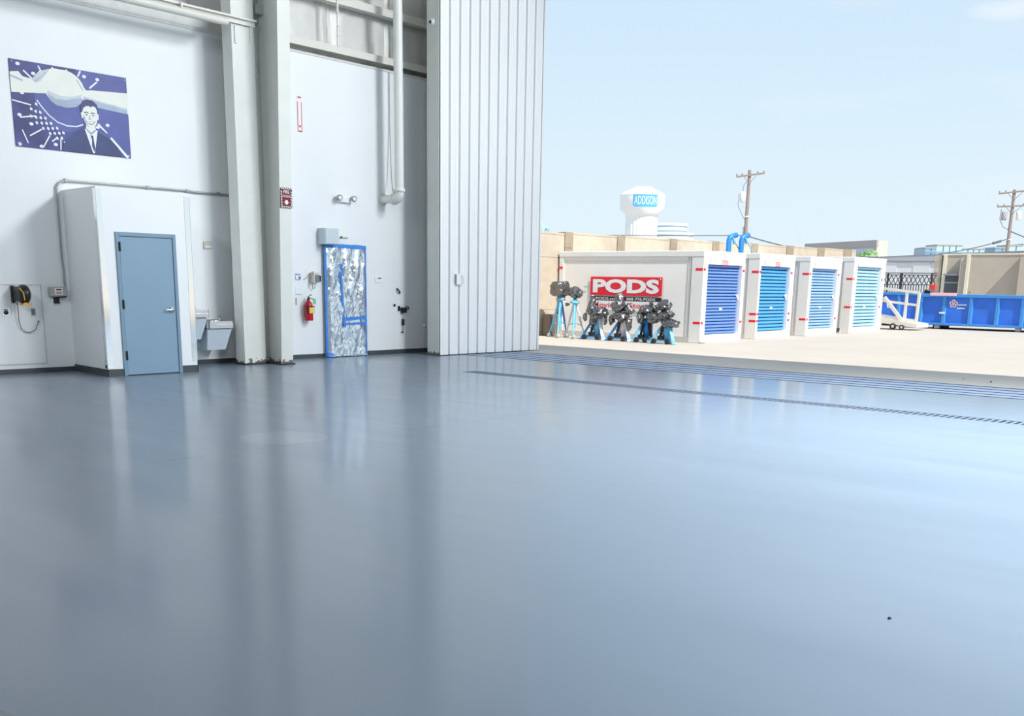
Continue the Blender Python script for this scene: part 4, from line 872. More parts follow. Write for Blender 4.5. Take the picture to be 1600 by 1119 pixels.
m_ = MB(); m_.box(24.42, 24.43, 19.25, 19.42, 1.93, 1.99); part('reflector_tape', m_, 'sticker_red', p1, 'red reflective tape')
m_ = MB(); m_.box(24.4, 24.7, 14.45, 14.49, 0.01, 0.05); part('foot_plate', m_, 'pod_grey', p1)

# dark chock in the gap between the last two containers
m_ = MB(); m_.box(33.75, 34.45, 14.95, 15.15, 0.05, 0.17, 0.01); m_.m = 1; m_.box(34.42, 34.54, 14.95, 15.15, 0, 0.15)
for x in (33.8, 34.3): m_.box(x, x+0.1, 14.98, 15.12, 0, 0.05)
solo('timber_skid', m_, ['dark_rubber', 'pod_grey'], 'dark skid on the ground between the third container and the tallest one', 'skid', (34.1, 15.05, 0))

# blue hoist posts behind the second container
hp = thing('hoist_stand', 'pair of blue bent-top hoist posts rising behind the second container', 'hoist', (30.7, 17.05, 0))
for (x, y, dx_) in ((30.46, 17.2, 0.32), (30.74, 16.9, 0.30)):
    m_ = MB(); m_.tube([(x, y, 0), (x, y, 2.96), (x+0.05, y, 3.05), (x+dx_*0.5, y-0.04, 3.09), (x+dx_, y-0.08, 3.13)], 0.085, 12); part('post', m_, 'jack_blue', hp)
    m_ = MB(); m_.bar((x+0.06, y-0.1, 3.04), (x+0.16, y-0.1, 2.86), 0.05); m_.bar((x+0.1, y-0.1, 3.0), (x+0.45, y-0.25, 2.5), 0.025); part('strut', m_, 'jack_pale', hp)
m_ = MB(); m_.box(30.4, 30.85, 16.8, 17.3, 0, 0.06); part('base', m_, 'jack_blue', hp)

# ------------------------------------------------------------------ wrapped survey tripods and aircraft jacks
def wheel(mb, c, r, w): mb.lathe([(0.0, -w), (r*0.6, -w), (r, -w*0.8), (r, w*0.8), (r*0.6, w), (0.0, w)], 14, c, 'x')
def tall_tripod(name, label, apex, feet, legm, colm, head):
    t = thing(name, label, 'tripod', (apex[0], apex[1], 0), 'tall plastic-wrapped tripods')
    for i, ft in enumerate(feet):
        lg = MB(); lg.tube([ft, tuple(Vector(ft).lerp(Vector(apex), 0.45))], 0.022, 8); lg.tube([tuple(Vector(ft).lerp(Vector(apex), 0.42)), (apex[0]+(ft[0]-apex[0])*0.10, apex[1]+(ft[1]-apex[1])*0.10, apex[2])], 0.032, 8)
        lg.lathe([(0.0, 0), (0.05, 0), (0.05, 0.03), (0.0, 0.04)], 10, (ft[0], ft[1], 0)); part('leg', lg, legm[i % len(legm)], t)
    m_ = MB(); m_.tube([(apex[0], apex[1], 0.28), (apex[0], apex[1], apex[2]+0.02)], 0.045, 10); part('column', m_, colm, t)
    m_ = MB()
    for i in range(3):
        a, b = Vector(feet[i]).lerp(Vector(apex), 0.36), Vector((apex[0], apex[1], 0.42)); m_.bar(a, b, 0.022)
    part('brace', m_, 'jack_pale', t)
    m_ = MB(); m_.lathe([(0.0, 0), (0.13, 0), (0.14, 0.03), (0.12, 0.07), (0.05, 0.09), (0.05, 0.17), (0.0, 0.17)], 14, (apex[0], apex[1], apex[2]-0.02)); part('crown', m_, colm, t)
    for ft in feet[:2]:
        m_ = MB(); wheel(m_, (ft[0]-0.06, ft[1]-0.08, 0.055), 0.055, 0.02); part('caster', m_, 'pod_grey', t)
    m_ = MB()
    for q in head: m_.blob(q[0], q[1], q[2], q[3]*0.9, 1.6, 3, False, q[4] if len(q) > 4 else 0.0)
    part('plastic_wrap', m_, 'wrap_black', t, 'glossy black plastic wrap')
    return t
tall_tripod('wrapped_tripod', 'leftmost tall blue tripod with a boxy black plastic-wrapped head', (23.5, 18.56, 1.05), [(23.5, 18.99, 0), (23.15, 18.38, 0), (23.85, 18.56, 0)], ['jack_pale', 'jack_pale', 'jack_blue'], 'jack_pale',
            [((23.5, 18.60, 1.36), (0.25, 0.27, 0.23), 4, 0.20, 0.85), ((23.5, 18.55, 1.15), (0.10, 0.12, 0.10), 8, 0.3)])
tall_tripod('wrapped_tripod', 'slimmer grey-legged tall tripod with a rounded black wrapped head', (23.5, 18.05, 0.98), [(23.75, 18.56, 0), (23.1, 17.78, 0), (23.75, 17.82, 0)], ['jack_white', 'jack_pale', 'jack_white'], 'jack_pale',
            [((23.5, 18.06, 1.27), (0.17, 0.18, 0.17), 11, 0.3), ((23.5, 17.92, 1.24), (0.10, 0.13, 0.13), 12, 0.35), ((23.45, 18.28, 0.93), (0.06, 0.07, 0.05), 13, 0.3)])

def low_jack(label, cx, cy, ztop, sp, legm, colm, blobs, spires=()):
    t = thing('aircraft_jack', label, 'jack', (cx, cy, 0), 'black-wrapped aircraft jacks')
    apex = Vector((cx, cy, ztop)); feet = [(cx-0.30, cy+sp*0.93, 0.02), (cx+0.15, cy-sp*0.1, 0.02), (cx-0.30, cy-sp, 0.02)]
    for i, ft in enumerate(feet):
        m_ = MB(); a = Vector(ft); b = apex + (a-apex)*0.22; b.z = ztop; m_.bar(a, b, 0.085, 0.06); m_.lathe([(0.0, 0), (0.07, 0), (0.06, 0.03), (0.0, 0.035)], 10, (ft[0], ft[1], 0)); part('leg', m_, legm[i % len(legm)], t)
    m_ = MB(); m_.lathe([(0.0, 0.09), (0.13, 0.09), (0.13, ztop), (0.07, ztop+0.02), (0.07, ztop+0.22), (0.0, ztop+0.22)], 18, (cx, cy, 0)); part('cylinder', m_, colm, t)
    m_ = MB()
    for i in range(3):
        a = Vector(feet[i]); b = Vector(feet[(i+1) % 3]); a.z = b.z = 0.07; m_.bar(a, b, 0.045)
        q = Vector((cx, cy, 0.12)); m_.bar(a, q, 0.035)
        c_ = Vector(feet[i]).lerp(apex, 0.5); m_.bar(c_, (cx, cy, 0.2), 0.03)
    part('base_frame', m_, legm[0], t)
    m_ = MB(); wheel(m_, (feet[0][0]-0.05, feet[0][1]-0.16, 0.07), 0.07, 0.025); part('caster', m_, 'dark_rubber', t)
    m_ = MB(); wheel(m_, (feet[2][0]-0.05, feet[2][1]+0.16, 0.07), 0.07, 0.025); part('caster', m_, 'dark_rubber', t)
    m_ = MB(); m_.bar((cx-0.16, cy+0.12, 0.16), (cx-0.16, cy+0.05, 0.5), 0.05); m_.box(cx-0.24, cx-0.1, cy+0.02, cy+0.16, 0.1, 0.2, 0.01); part('pump', m_, 'dark_rubber', t)
    m_ = MB()
    for (c, r, sd, am) in blobs: m_.blob(c, (r[0]*0.95, r[1]*0.92, r[2]*0.98), sd, am*0.72, 1.7, 3)
    for (a, b, r0, r1) in spires:
        n0 = len(m_.v); m_.tube([a, tuple(Vector(a).lerp(Vector(b), 0.35)), tuple(Vector(a).lerp(Vector(b), 0.7)), b], r0, 9, True, r1)
        for i in range(n0, len(m_.v)):
            p_ = Vector(m_.v[i]); m_.v[i] = tuple(p_ + Vector((noise.noise(p_*9), noise.noise(p_*9+Vector((7,0,0))), 0))*0.05)
    part('plastic_wrap', m_, 'wrap_black', t, 'crumpled glossy black plastic wrap')
    return t
low_jack('blue aircraft jack under a twisted black plastic spire, leftmost of the low jacks', 23.6, 17.28, 0.62, 0.39, ['jack_blue', 'jack_pale', 'jack_white'], 'jack_pale',
         [((23.45, 17.22, 0.72), (0.24, 0.33, 0.15), 21, 0.5), ((23.4, 17.05, 0.80), (0.16, 0.19, 0.10), 22, 0.5), ((23.4, 17.60, 0.60), (0.06, 0.07, 0.12), 23, 0.4), ((23.45, 17.36, 0.48), (0.12, 0.12, 0.12), 24, 0.5), ((23.45, 16.93, 0.56), (0.06, 0.06, 0.16), 25, 0.4)],
         [((23.5, 17.45, 0.74), (23.5, 17.44, 1.20), 0.15, 0.05)])
low_jack('jack with white column and bowl-shaped black wrapped head, second low jack from left', 23.6, 16.40, 0.58, 0.38, ['jack_blue', 'jack_pale', 'jack_white'], 'jack_white',
         [((23.45, 16.52, 0.92), (0.22, 0.24, 0.16), 31, 0.35), ((23.45, 16.42, 0.66), (0.22, 0.28, 0.15), 32, 0.5), ((23.4, 16.68, 0.56), (0.09, 0.09, 0.14), 33, 0.5), ((23.5, 16.2, 0.82), (0.14, 0.15, 0.12), 34, 0.5), ((23.4, 16.10, 0.52), (0.07, 0.09, 0.24), 35, 0.4)],
         [((23.5, 16.52, 0.92), (23.5, 16.50, 1.28), 0.19, 0.07), ((23.5, 16.2, 0.82), (23.5, 16.22, 1.02), 0.10, 0.03)])
low_jack('pale blue jack with black wrap draped down its right side, third of the low row', 23.6, 15.62, 0.62, 0.30, ['jack_pale', 'jack_blue', 'dark_rubber'], 'jack_blue',
         [((23.45, 15.56, 0.86), (0.20, 0.26, 0.13), 41, 0.45), ((23.4, 15.75, 0.66), (0.12, 0.12, 0.17), 42, 0.4), ((23.4, 15.32, 0.66), (0.14, 0.20, 0.16), 43, 0.5), ((23.5, 15.35, 0.90), (0.12, 0.14, 0.10), 44, 0.5)],
         [((23.5, 15.50, 0.88), (23.5, 15.48, 1.06), 0.07, 0.05)])
low_jack('rightmost low jack, teal column and a pale crumpled wrapped head', 23.5, 14.93, 0.52, 0.38, ['jack_pale', 'jack_pale', 'jack_pale'], 'jack_pale',
         [((23.4, 14.98, 0.98), (0.18, 0.20, 0.15), 51, 0.4), ((23.4, 14.94, 0.76), (0.19, 0.24, 0.12), 52, 0.5), ((23.35, 14.76, 0.53), (0.17, 0.28, 0.12), 53, 0.5), ((23.4, 15.12, 0.66), (0.12, 0.16, 0.10), 54, 0.5)])

# ------------------------------------------------------------------ cream trailer
tl = thing('flat_trailer', 'cream steel trailer with open railing beside the tallest container', 'trailer', (39.8, 15.0, 0))
TX = 39.8
for (a, b) in (((15.95, 1.56), (14.27, 1.385)), ((15.95, 1.09), (14.29, 0.93)), ((15.95, 0.56), (14.30, 0.34))):
    m_ = MB(); m_.bar((TX, a[0], a[1]), (TX, b[0], b[1]), 0.07, 0.085); part('rail', m_, 'cart_cream', tl)
for (a, b) in (((14.74, 1.43), (14.75, 0.3)), ((14.28, 1.40), (14.30, 0.2)), ((15.9, 1.56), (15.9, 0.3))):
    m_ = MB(); m_.bar((TX, a[0], a[1]), (TX, b[0], b[1]), 0.09, 0.09, (1,0,0)); part('post', m_, 'cart_cream', tl)
m_ = MB(); m_.bar((TX-0.08, 15.56, 1.20), (TX-0.08, 14.70, 0.22), 0.11, 0.11); part('diagonal_brace', m_, 'cart_cream', tl)
m_ = MB(); m_.tube([(TX-0.1, 15.45, 1.02), (TX-0.14, 15.38, 0.82), (TX-0.1, 15.25, 0.83)], 0.02, 8); part('handle', m_, 'cart_cream', tl)
m_ = MB(); m_.add([(TX-0.2, 16.0, 0.28), (TX-0.2, 14.18, 0.10), (TX+1.0, 14.18, 0.10), (TX+1.0, 16.0, 0.28), (TX-0.2, 16.0, 0.50), (TX-0.2, 14.18, 0.24), (TX+1.0, 14.18, 0.24), (TX+1.0, 16.0, 0.50)], [(0,3,2,1), (4,5,6,7), (0,1,5,4), (1,2,6,5), (2,3,7,6), (3,0,4,7)]); part('deck', m_, 'cart_cream', tl)
m_ = MB(); m_.box(TX-0.16, TX+0.5, 14.75, 15.55, 0.14, 0.22); part('axle', m_, 'dark_rubber', tl)
for y, r in ((15.08, 0.12), (14.74, 0.095)):
    m_ = MB(); m_.lathe([(0.0, -0.05), (r*0.6, -0.05), (r, -0.03), (r, 0.03), (r*0.6, 0.05), (0.0, 0.05)], 18, (TX-0.22, y, r), 'x'); w_ = part('wheel', m_, 'dark_rubber', tl)
    m_ = MB(); m_.lathe([(0.0, 0.05), (r*0.5, 0.05), (r*0.45, 0.06), (0.0, 0.06)], 12, (TX-0.22, y, r), 'x'); part('hub', m_, 'pod_grey', w_)

# ------------------------------------------------------------------ dumpsters
def dumpster(label, X, y1, y0, z0, z1, ribs, depth):
    t = thing('roll_off_dumpster', label, 'dumpster', (X, (y0+y1)/2, 0), 'blue roll-off dumpsters')
    m_ = MB(); m_.box(X+0.10, X+0.16, y0, y1, z0, z1-0.03); part('front_wall', m_, 'dumpster_blue', t)
    m_ = MB(); m_.box(X+depth-0.06, X+depth, y0, y1, z0, z1-0.03); part('rear_wall', m_, 'dumpster_blue', t)
    for y in (y0, y1-0.06):
        m_ = MB(); m_.box(X+0.16, X+depth-0.06, y, y+0.06, z0, z1-0.03); part('end_wall', m_, 'dumpster_blue', t)
    m_ = MB(); m_.box(X+0.1, X+depth, y0, y1, z0-0.03, z0+0.02); part('floor_plate', m_, 'dumpster_blue', t)
    m_ = MB(); m_.box(X, X+0.18, y0, y1, z1-0.13, z1, 0.02); part('top_rail', m_, 'dumpster_rib', t)
    m_ = MB(); m_.box(X, X+0.14, y0, y1, z0-0.02, z0+0.07, 0.01); part('bottom_rail', m_, 'dumpster_rib', t)
    for y in ribs:
        m_ = MB(); m_.add([(X+0.10, y-0.09, z0+0.07), (X+0.02, y-0.05, z0+0.07), (X+0.02, y+0.05, z0+0.07), (X+0.10, y+0.09, z0+0.07), (X+0.10, y-0.09, z1-0.13), (X+0.02, y-0.05, z1-0.13), (X+0.02, y+0.05, z1-0.13), (X+0.10, y+0.09, z1-0.13)],
                         [(0,3,2,1), (4,5,6,7), (0,1,5,4), (1,2,6,5), (2,3,7,6), (3,0,4,7)]); part('rib', m_, 'dumpster_rib', t)
    for y in (y1-0.6, y0+1.0):
        m_ = MB(); m_.box(X+0.3, X+depth-0.3, y-0.06, y+0.06, 0, z0-0.03); part('skid', m_, 'dark_rubber', t)
    return t
d1 = dumpster('long blue roll-off dumpster with white flower logo and writing, right edge of the yard', 42.25, 15.15, 5.0, 0.17, 1.36, [15.07, 14.17, 13.16, 12.18, 11.28, 10.3, 9.3, 8.3, 7.3, 6.3, 5.2], 2.2)
for y in (11.38, 6.0, 14.4):
    m_ = MB(); m_.lathe([(0.0, -0.1), (0.08, -0.1), (0.09, -0.08), (0.09, 0.08), (0.08, 0.1), (0.0, 0.1)], 14, (42.45, y, 0.09), 'y'); part('ground_roller', m_, 'pod_grey', d1)
m_ = MB()
for k in range(5):
    a = k*2*PI/5 + PI/2; m_.prism([(0.10*math.cos(a)+0.062*math.cos(q*PI/6), 0.10*math.sin(a)+0.062*math.sin(q*PI/6)) for q in range(12)], (42.348, 13.83, 0.99), (0,-1,0), (0,0,1), (-1,0,0), 0.003)
m_.m = 1
for k in range(5):
    a = k*2*PI/5 + PI/2; m_.prism([(0.085*math.cos(a)+0.036*math.cos(q*PI/5), 0.085*math.sin(a)+0.036*math.sin(q*PI/5)) for q in range(10)], (42.345, 13.83, 0.99), (0,-1,0), (0,0,1), (-1,0,0), 0.003)
m_.m = 0; m_.prism([(0.035*math.cos(q*PI/5), 0.035*math.sin(q*PI/5)) for q in range(10)], (42.342, 13.83, 0.99), (0,-1,0), (0,0,1), (-1,0,0), 0.003)
part('flower_logo', m_, ['sticker_white', 'label_red'], d1, 'white five-petalled flower logo with red centres')
m_ = MB()
for (y0, z, L, h) in ((13.68, 0.925, 0.35, 0.06), (13.68, 0.80, 0.30, 0.05)):
    y = y0
    while y > y0 - L: w = 0.028+0.012*random.random(); m_.box(42.345, 42.35, y-w, y, z, z+h*(0.75+0.25*random.random())); y -= w+0.01
part('logo_lines', m_, 'sticker_white', d1, 'two short white lines of writing')
m_ = MB(); m_.box(42.20, 42.27, 14.10, 14.30, 0.60, 0.66); part('latch', m_, 'sticker_white', d1)
m_ = MB(); m_.box(42.18, 42.24, 13.72, 14.72, 1.285, 1.40, 0.006); solo('pink_board', m_, 'pink_board', 'pale pink board laid along the top edge of the long blue dumpster', 'board', (42.2, 14.2, 1.29))
m_ = MB(); m_.prism([(0, 0), (0.50, 0), (0.02, 0.16)], (42.5, 15.08, 1.36), (0,-1,0), (0,0,1), (1,0,0), 0.8); solo('black_tarp', m_, 'black_plastic', 'black folded tarp wedge on the left corner of the long blue dumpster', 'tarp', (42.8, 14.9, 1.36))
d2 = dumpster('smaller blue dumpster seen through the cream trailer railing', 47.6, 18.95, 16.2, 0.16, 1.38, [18.9, 18.0, 17.1, 16.25], 1.8)

# ------------------------------------------------------------------ buildings beyond the yard
TBX = 56.0
tb = thing('tan_warehouse', 'tan tilt-up warehouse with cream pilaster strips and diagonal shadows', 'building', (56, 12, 0))
for (a, b, xx) in ((18.03, 19.1, 56.0), (15.06, 18.03, 55.55), (6.0, 15.06, 55.05)):
    nb_ = max(1, round((b-a)/3.2))
    for k in range(nb_):
        m_ = MB(); m_.box(xx, xx+6, a+(b-a)*k/nb_, a+(b-a)*(k+1)/nb_, -0.01, 3.26); part('wall_panel', m_, 'tilt_tan', tb)
    m_ = MB(); m_.box(xx-0.03, xx+6, a, b, 3.26, 3.33); part('parapet_cap', m_, 'stripe_cream', tb)
m_ = MB(); m_.box(55.94, 56.0, 18.85, 19.03, -0.01, 3.26); part('pilaster_strip', m_, 'stripe_cream', tb)
m_ = MB(); m_.box(55.47, 55.55, 17.55, 17.71, -0.01, 3.26); part('pilaster_strip', m_, 'stripe_cream', tb)
m_ = MB(); m_.box(56.0, 56.5, 19.03, 19.48, -0.01, 3.26); part('stone_pier', m_, 'stone', tb, 'rough patterned stone pier')
m_ = MB(); m_.box(55.95, 56.0, 18.05, 18.84, 0.2, 2.24); wd = part('window', m_, 'window_dark', tb)
m_ = MB(); m_.box(55.93, 55.95, 18.05, 18.84, 1.86, 1.92); part('transom', m_, 'grey_box', wd)
m_ = MB(); m_.box(55.6, 56.0, 18.05, 18.85, 2.24, 2.32); part('awning', m_, 'trim_purple', tb)
m_ = MB(); m_.lathe([(0.0, 0), (0.03, 0), (0.0, 0.06)], 8, (55.54, 17.42, 1.42), 'x'); part('wall_lamp', m_, 'dark_rubber', tb)

gb = thing('gable_building', 'long white metal building with low gabled roof and dark trim line', 'building', (64, 19, 0))
m_ = MB()
for k in range(16): m_.box(64.0 if k % 2 else 64.03, 70, 26.5-k*1.0-1.0, 26.5-k*1.0, -0.01, 3.12)
part('wall_cladding', m_, 'metal_white', gb)
m_ = MB(); m_.box(63.95, 64.0, 10.5, 26.5, 3.12, 3.18); part('trim_line', m_, 'trim_purple', gb)
m_ = MB(); m_.prism([(0, 3.18), (16.0, 3.18), (16.0, 3.93), (0, 3.36)], (64.0, 26.5, 0), (0,-1,0), (0,0,1), (1,0,0), 5); part('gable', m_, 'metal_white', gb)
m_ = MB(); m_.prism([(0, 3.36), (16.0, 3.93), (16.0, 3.99), (0, 3.42)], (63.9, 26.5, 0), (0,-1,0), (0,0,1), (1,0,0), 5.2); part('roof_edge', m_, 'trim_purple', gb)

fn = thing('metal_fence', 'black metal fence with criss-cross top panel in front of the white gabled building', 'fence', (52, 19.2, 0))
m_ = MB()
for z in (2.29, 2.20, 1.74, 1.36): m_.box(51.97, 52.03, 17.9, 20.6, z-0.02, z+0.02)
part('rail', m_, 'fence_black', fn)
m_ = MB()
n_ = 20
for k in range(n_+1): y = 17.95+2.6*k/n_; m_.box(51.98, 52.02, y-0.014, y+0.014, 0, 1.74)
part('picket', m_, 'fence_black', fn); fn.children[-1]['kind'] = 'stuff'
m_ = MB()
for k in range(12):
    y = 17.95+2.6*k/12; m_.bar((52, y, 1.76), (52, y+2.6/12, 2.18), 0.03); m_.bar((52, y+2.6/12, 1.76), (52, y, 2.18), 0.03)
part('lattice', m_, 'fence_black', fn)
for y, w in ((18.15, 0.06), (19.63, 0.10), (20.3, 0.06)):
    m_ = MB(); m_.box(51.95, 52.05, y-w/2, y+w/2, 0, 2.3); part('post', m_, 'fence_black', fn)
m_ = MB(); m_.box(51.6, 51.9, 17.8, 18.1, 0.3, 1.76, 0.02); m_.box(51.65, 51.85, 17.88, 18.02, 0, 0.3); solo('red_cabinet', m_, 'red_box', 'red cabinet standing at the right end of the black fence', 'cabinet', (51.7, 17.95, 0))

# water tower
wt = thing('water_tower', 'white water tower with ADDISON lettered on a blue band', 'water tower', (299.68, 202.91, 0))
wx, wy = 299.68, 202.91; RB, RS = 7.45, 5.4
m_ = MB(); n_ = 56; vs_ = []; prof = [0.0, 24.2]
for z in prof:
    for k in range(n_): r = RS*(1.0 if k % 2 else 0.965); a = 2*PI*k/n_; vs_.append((wx+r*math.cos(a), wy+r*math.sin(a), z))
m_.add(vs_, [(k, (k+1) % n_, n_+(k+1) % n_, n_+k) for k in range(n_)]); part('fluted_stem', m_, 'tower_white', wt)
m_ = MB(); m_.lathe([(RS, 24.0), (RS+0.2, 24.6), (RB, 26.3), (RB, 30.6)], 48, (wx, wy, 0)); part('bowl', m_, 'tower_white', wt)
m_ = MB(); m_.lathe([(RB+0.1, 30.6), (RB+0.05, 30.9), (6.0, 31.9), (3.6, 32.9), (3.4, 33.1), (3.4, 33.3), (0.0, 33.5)], 48, (wx, wy, 0)); part('dome', m_, 'tower_white', wt)
ang0 = math.atan2(-wy, -wx) + 0.15
def warp_r(rad):
    return lambda a, b: (wx + rad*math.cos(ang0 + a/RB), wy + rad*math.sin(ang0 + a/RB), 27.35 + b)
m_ = MB(); vv = []; W_, Hh = 8.6, 4.3; nn = 20
for k in range(nn+1):
    a = -W_/2 + W_*k/nn; e = 0.55*max(0, abs(a)-(W_/2-1.0))**2
    for b in (0+e, Hh-e): vv.append((wx+(RB+0.05)*math.cos(ang0+a/RB), wy+(RB+0.05)*math.sin(ang0+a/RB), 26.6+b))
m_.add(vv, [(2*i, 2*i+2, 2*i+3, 2*i+1) for i in range(nn)]); part('blue_band', m_, 'tower_blue', wt, 'blue rounded band')
m_ = MB(); m_.text('ADDISON', (0,0,0), (1,0,0), (0,0,1), (0,-1,0), 7.6, 2.7, 0.0, 0, True, warp_r(RB+0.12)); part('lettering', m_, 'sticker_white', wt, 'white letters reading ADDISON')

rb = thing('round_office', 'rounded white and glass banded office tower behind the water tower', 'building', (435.9, 280.9, 0))
for k in range(9):
    z = 12 + k*2.15; rr = 13.2 if z < 27 else 10.2
    m_ = MB(); m_.lathe([(rr, z), (rr, z+1.15)], 40, (436.2, 280.5, 0)); part('floor_band', m_, 'concrete_pale', rb)
    if k < 8:
        m_ = MB(); m_.lathe([(rr-0.5 if z < 24 else 9.7, z+1.15), (rr-0.5 if z < 24 else 9.7, z+2.15)], 40, (436.2, 280.5, 0)); part('glass_band', m_, 'glass_pale', rb)
m_ = MB(); m_.lathe([(9.5, 0), (9.5, 12)], 32, (436.2, 280.5, 0)); part('core', m_, 'concrete_pale', rb)

# distant offices
bo = thing('beige_office', 'distant office with grey roof fascia, window grid and beige end wall', 'building', (404, 161, 0))
A = Vector((428.32, 204.68, 0)); B = Vector((402.28, 162.53, 0)); D = Vector((409.95, 161.49, 0))
nAB = (B-A).normalized(); back = Vector((-nAB.y, nAB.x, 0)); back = back if back.dot(Vector((1, 0.6, 0))) > 0 else -back
def wallq(P, Q, z0, z1, th=0.5, off=0.0):
    t = (Q-P).normalized(); n = Vector((-t.y, t.x, 0)); n = n if n.dot(P) < 0 else -n
    m = MB(); a, b = P+n*off, Q+n*off; m.add([(*a.xy, z0), (*b.xy, z0), (*b.xy, z1), (*a.xy, z1), (*(a-n*th).xy, z0), (*(b-n*th).xy, z0), (*(b-n*th).xy, z1), (*(a-n*th).xy, z1)],
        [(0,1,2,3), (4,7,6,5), (0,3,7,4), (1,5,6,2), (3,2,6,7), (0,4,5,1)]); return m
m_ = MB(); q_ = [(B.x, B.y), (D.x, D.y), (D.x+22, D.y+34), (A.x, A.y)]; m_.prism(q_, (0,0,0), (1,0,0), (0,1,0), (0,0,1), 19.8); part('main_block', m_, 'bld_beige', bo)
part('side_wall', wallq(A, B, 0, 18.0, 0.3, 0.2), 'bld_grey', bo)  # shaded face of the beige block, its shade put into the grey colour
part('roof_fascia', wallq(A, B, 17.6, 20.0, 1, 0.3), 'bld_grey', bo)
for k in range(14):
    for r in range(2):
        P_ = B.lerp(A, 0.03+0.022*k); Q_ = B.lerp(A, 0.03+0.022*k+0.016); z = 12.9+r*2.3
        part('window', wallq(P_, Q_, z, z+1.8, 0.3, 0.32), 'glass_pale', bo)
def glass_office(label, P, Q, zt, steps):
    t = thing('glass_office', label, 'building', (P[0], P[1], 0)); P = Vector((*P, 0)); Q = Vector((*Q, 0))
    for (f0, f1, z, m) in steps:
        a, b = P.lerp(Q, f0), P.lerp(Q, f1); part('block', wallq(a, b, 0, z-0.5, 12), m, t); part('roof_band', wallq(a, b, z-0.5, z, 12, 0.2), 'bld_grey', t)
        nb_ = max(2, int((b-a).length/2.2))
        for k in range(1, nb_):
            p_ = a.lerp(b, k/nb_); q_ = p_+(b-a).normalized()*0.25; part('mullion', wallq(p_, q_, 6, z-0.5, 0.3, 0.15), 'window_dark', t)
        for z_ in (16.3, 14.0):
            part('spandrel', wallq(a, b, z_, z_+0.5, 0.3, 0.2), 'glass_blue', t)
    return t
glass_office('blue glass office block seen above the white gabled building', (435.25, 155.73), (451.03, 137.42), 20, [(0.0, 0.19, 18.4, 'glass_blue'), (0.19, 0.62, 19.6, 'glass_pale'), (0.62, 1.0, 18.3, 'glass_pale')])
glass_office('blue glass office block behind the right utility pole', (453.77, 134.24), (465.4, 120.7), 20, [(0.0, 0.32, 18.9, 'glass_blue'), (0.32, 0.62, 20.0, 'glass_pale'), (0.62, 1.0, 20.4, 'glass_pale')])

# trees
def tree(label, x, y, zc, r, h, seed, lf='leaf'):
    t = thing('tree', label, 'tree', (x, y, 0), 'distant trees')
    m_ = MB(); m_.tube([(x, y, 0), (x, y, zc-h*0.5)], 0.35, 8); part('trunk', m_, 'wood_pole', t)
    m_ = MB(); random.seed(seed)
    for k in range(9): m_.blob((x+random.uniform(-1,1)*r*0.6, y+random.uniform(-1,1)*r*0.6, zc+random.uniform(-0.6,0.5)*h), (r*0.5, r*0.5, h*0.5), seed+k, 0.5, 2.5, 2)
    part('crown', m_, lf, t)
tree('green tree in front of the distant beige office', 299.9, 124.0, 10.4, 3.4, 2.3, 61)
tree('green tree just right of the beige office end wall', 304.7, 118.2, 9.0, 1.7, 1.5, 71)
tree('lower green tree right of the beige office, above the white gabled building', 306.9, 115.6, 8.5, 1.6, 1.2, 81)
tree('tiny bluish treetop peeping over the block wall beside the ribbed door', 237.3, 196.6, 16.2, 3.6, 2.6, 91, 'leaf_far')

# utility poles and lines
def utility_pole(label, x, y, h, arms):
    t = thing('utility_pole', label, 'utility pole', (x, y, 0), 'wooden utility poles')
    m_ = MB(); m_.tube([(x, y, 0), (x, y, h)], 0.19, 12, True, 0.13); part('shaft', m_, 'wood_pole', t)
    d = Vector((x, y, 0)).normalized(); s_ = Vector((d.y, -d.x, 0))
    for (z, l0, l1, tilt) in arms:
        m_ = MB(); m_.bar(Vector((x, y, z-tilt))-s_*l0-d*0.15, Vector((x, y, z+tilt))+s_*l1-d*0.15, 0.11, 0.13); ar = part('crossarm', m_, 'wood_pole', t)
        for f in (-l0*0.95, -l0*0.55, l1*0.55, l1*0.95):
            p_ = Vector((x, y, z+tilt*f/max(l0, l1)))+s_*f-d*0.15; m_ = MB(); m_.lathe([(0.0, 0), (0.05, 0.02), (0.09, 0.1), (0.05, 0.18), (0.0, 0.22)], 8, (p_.x, p_.y, p_.z+0.05)); part('insulator', m_, 'bld_grey', ar)
        m_ = MB(); m_.bar(Vector((x, y, z-0.7))-d*0.16, Vector((x, y, z-0.05))+s_*l1*0.45-d*0.16, 0.05); m_.bar(Vector((x, y, z-0.7))-d*0.16, Vector((x, y, z-0.05))-s_*l0*0.45-d*0.16, 0.05); part('arm_brace', m_, 'wood_pole', t)
    return t, s_, d
pL, sL, dL = utility_pole('wooden utility pole with white transformer rising behind the container row at centre', 78.7, 42.95, 10.75, [(10.35, 1.05, 1.2, 0.14)])
q = Vector((78.7, 42.95, 0)) - sL*0.42
m_ = MB(); m_.lathe([(0.0, 8.25), (0.2, 8.25), (0.24, 8.3), (0.24, 9.0), (0.2, 9.05), (0.0, 9.08)], 16, (q.x, q.y, 0)); part('transformer', m_, 'pod_white', pL)
m_ = MB(); m_.tube([(q.x, q.y, 9.05), (q.x-0.05, q.y, 9.4), (q.x+0.1, q.y-0.05, 9.7), (78.7, 42.95, 10.0)], 0.02, 6); m_.tube([(q.x-sL.x*0.3, q.y-sL.y*0.3, 8.9), (q.x-sL.x*0.35, q.y-sL.y*0.35, 8.0), (q.x, q.y, 7.3), (78.6, 42.95, 6.7)], 0.018, 6); part('jumper_wire', m_, 'wire', pL)
m_ = MB(); m_.lathe([(0.0, 0), (0.2, 0), (0.2, 0.1), (0.0, 0.1)], 12, (78.7, 42.95, 7.05)); part('band', m_, 'pod_white', pL)
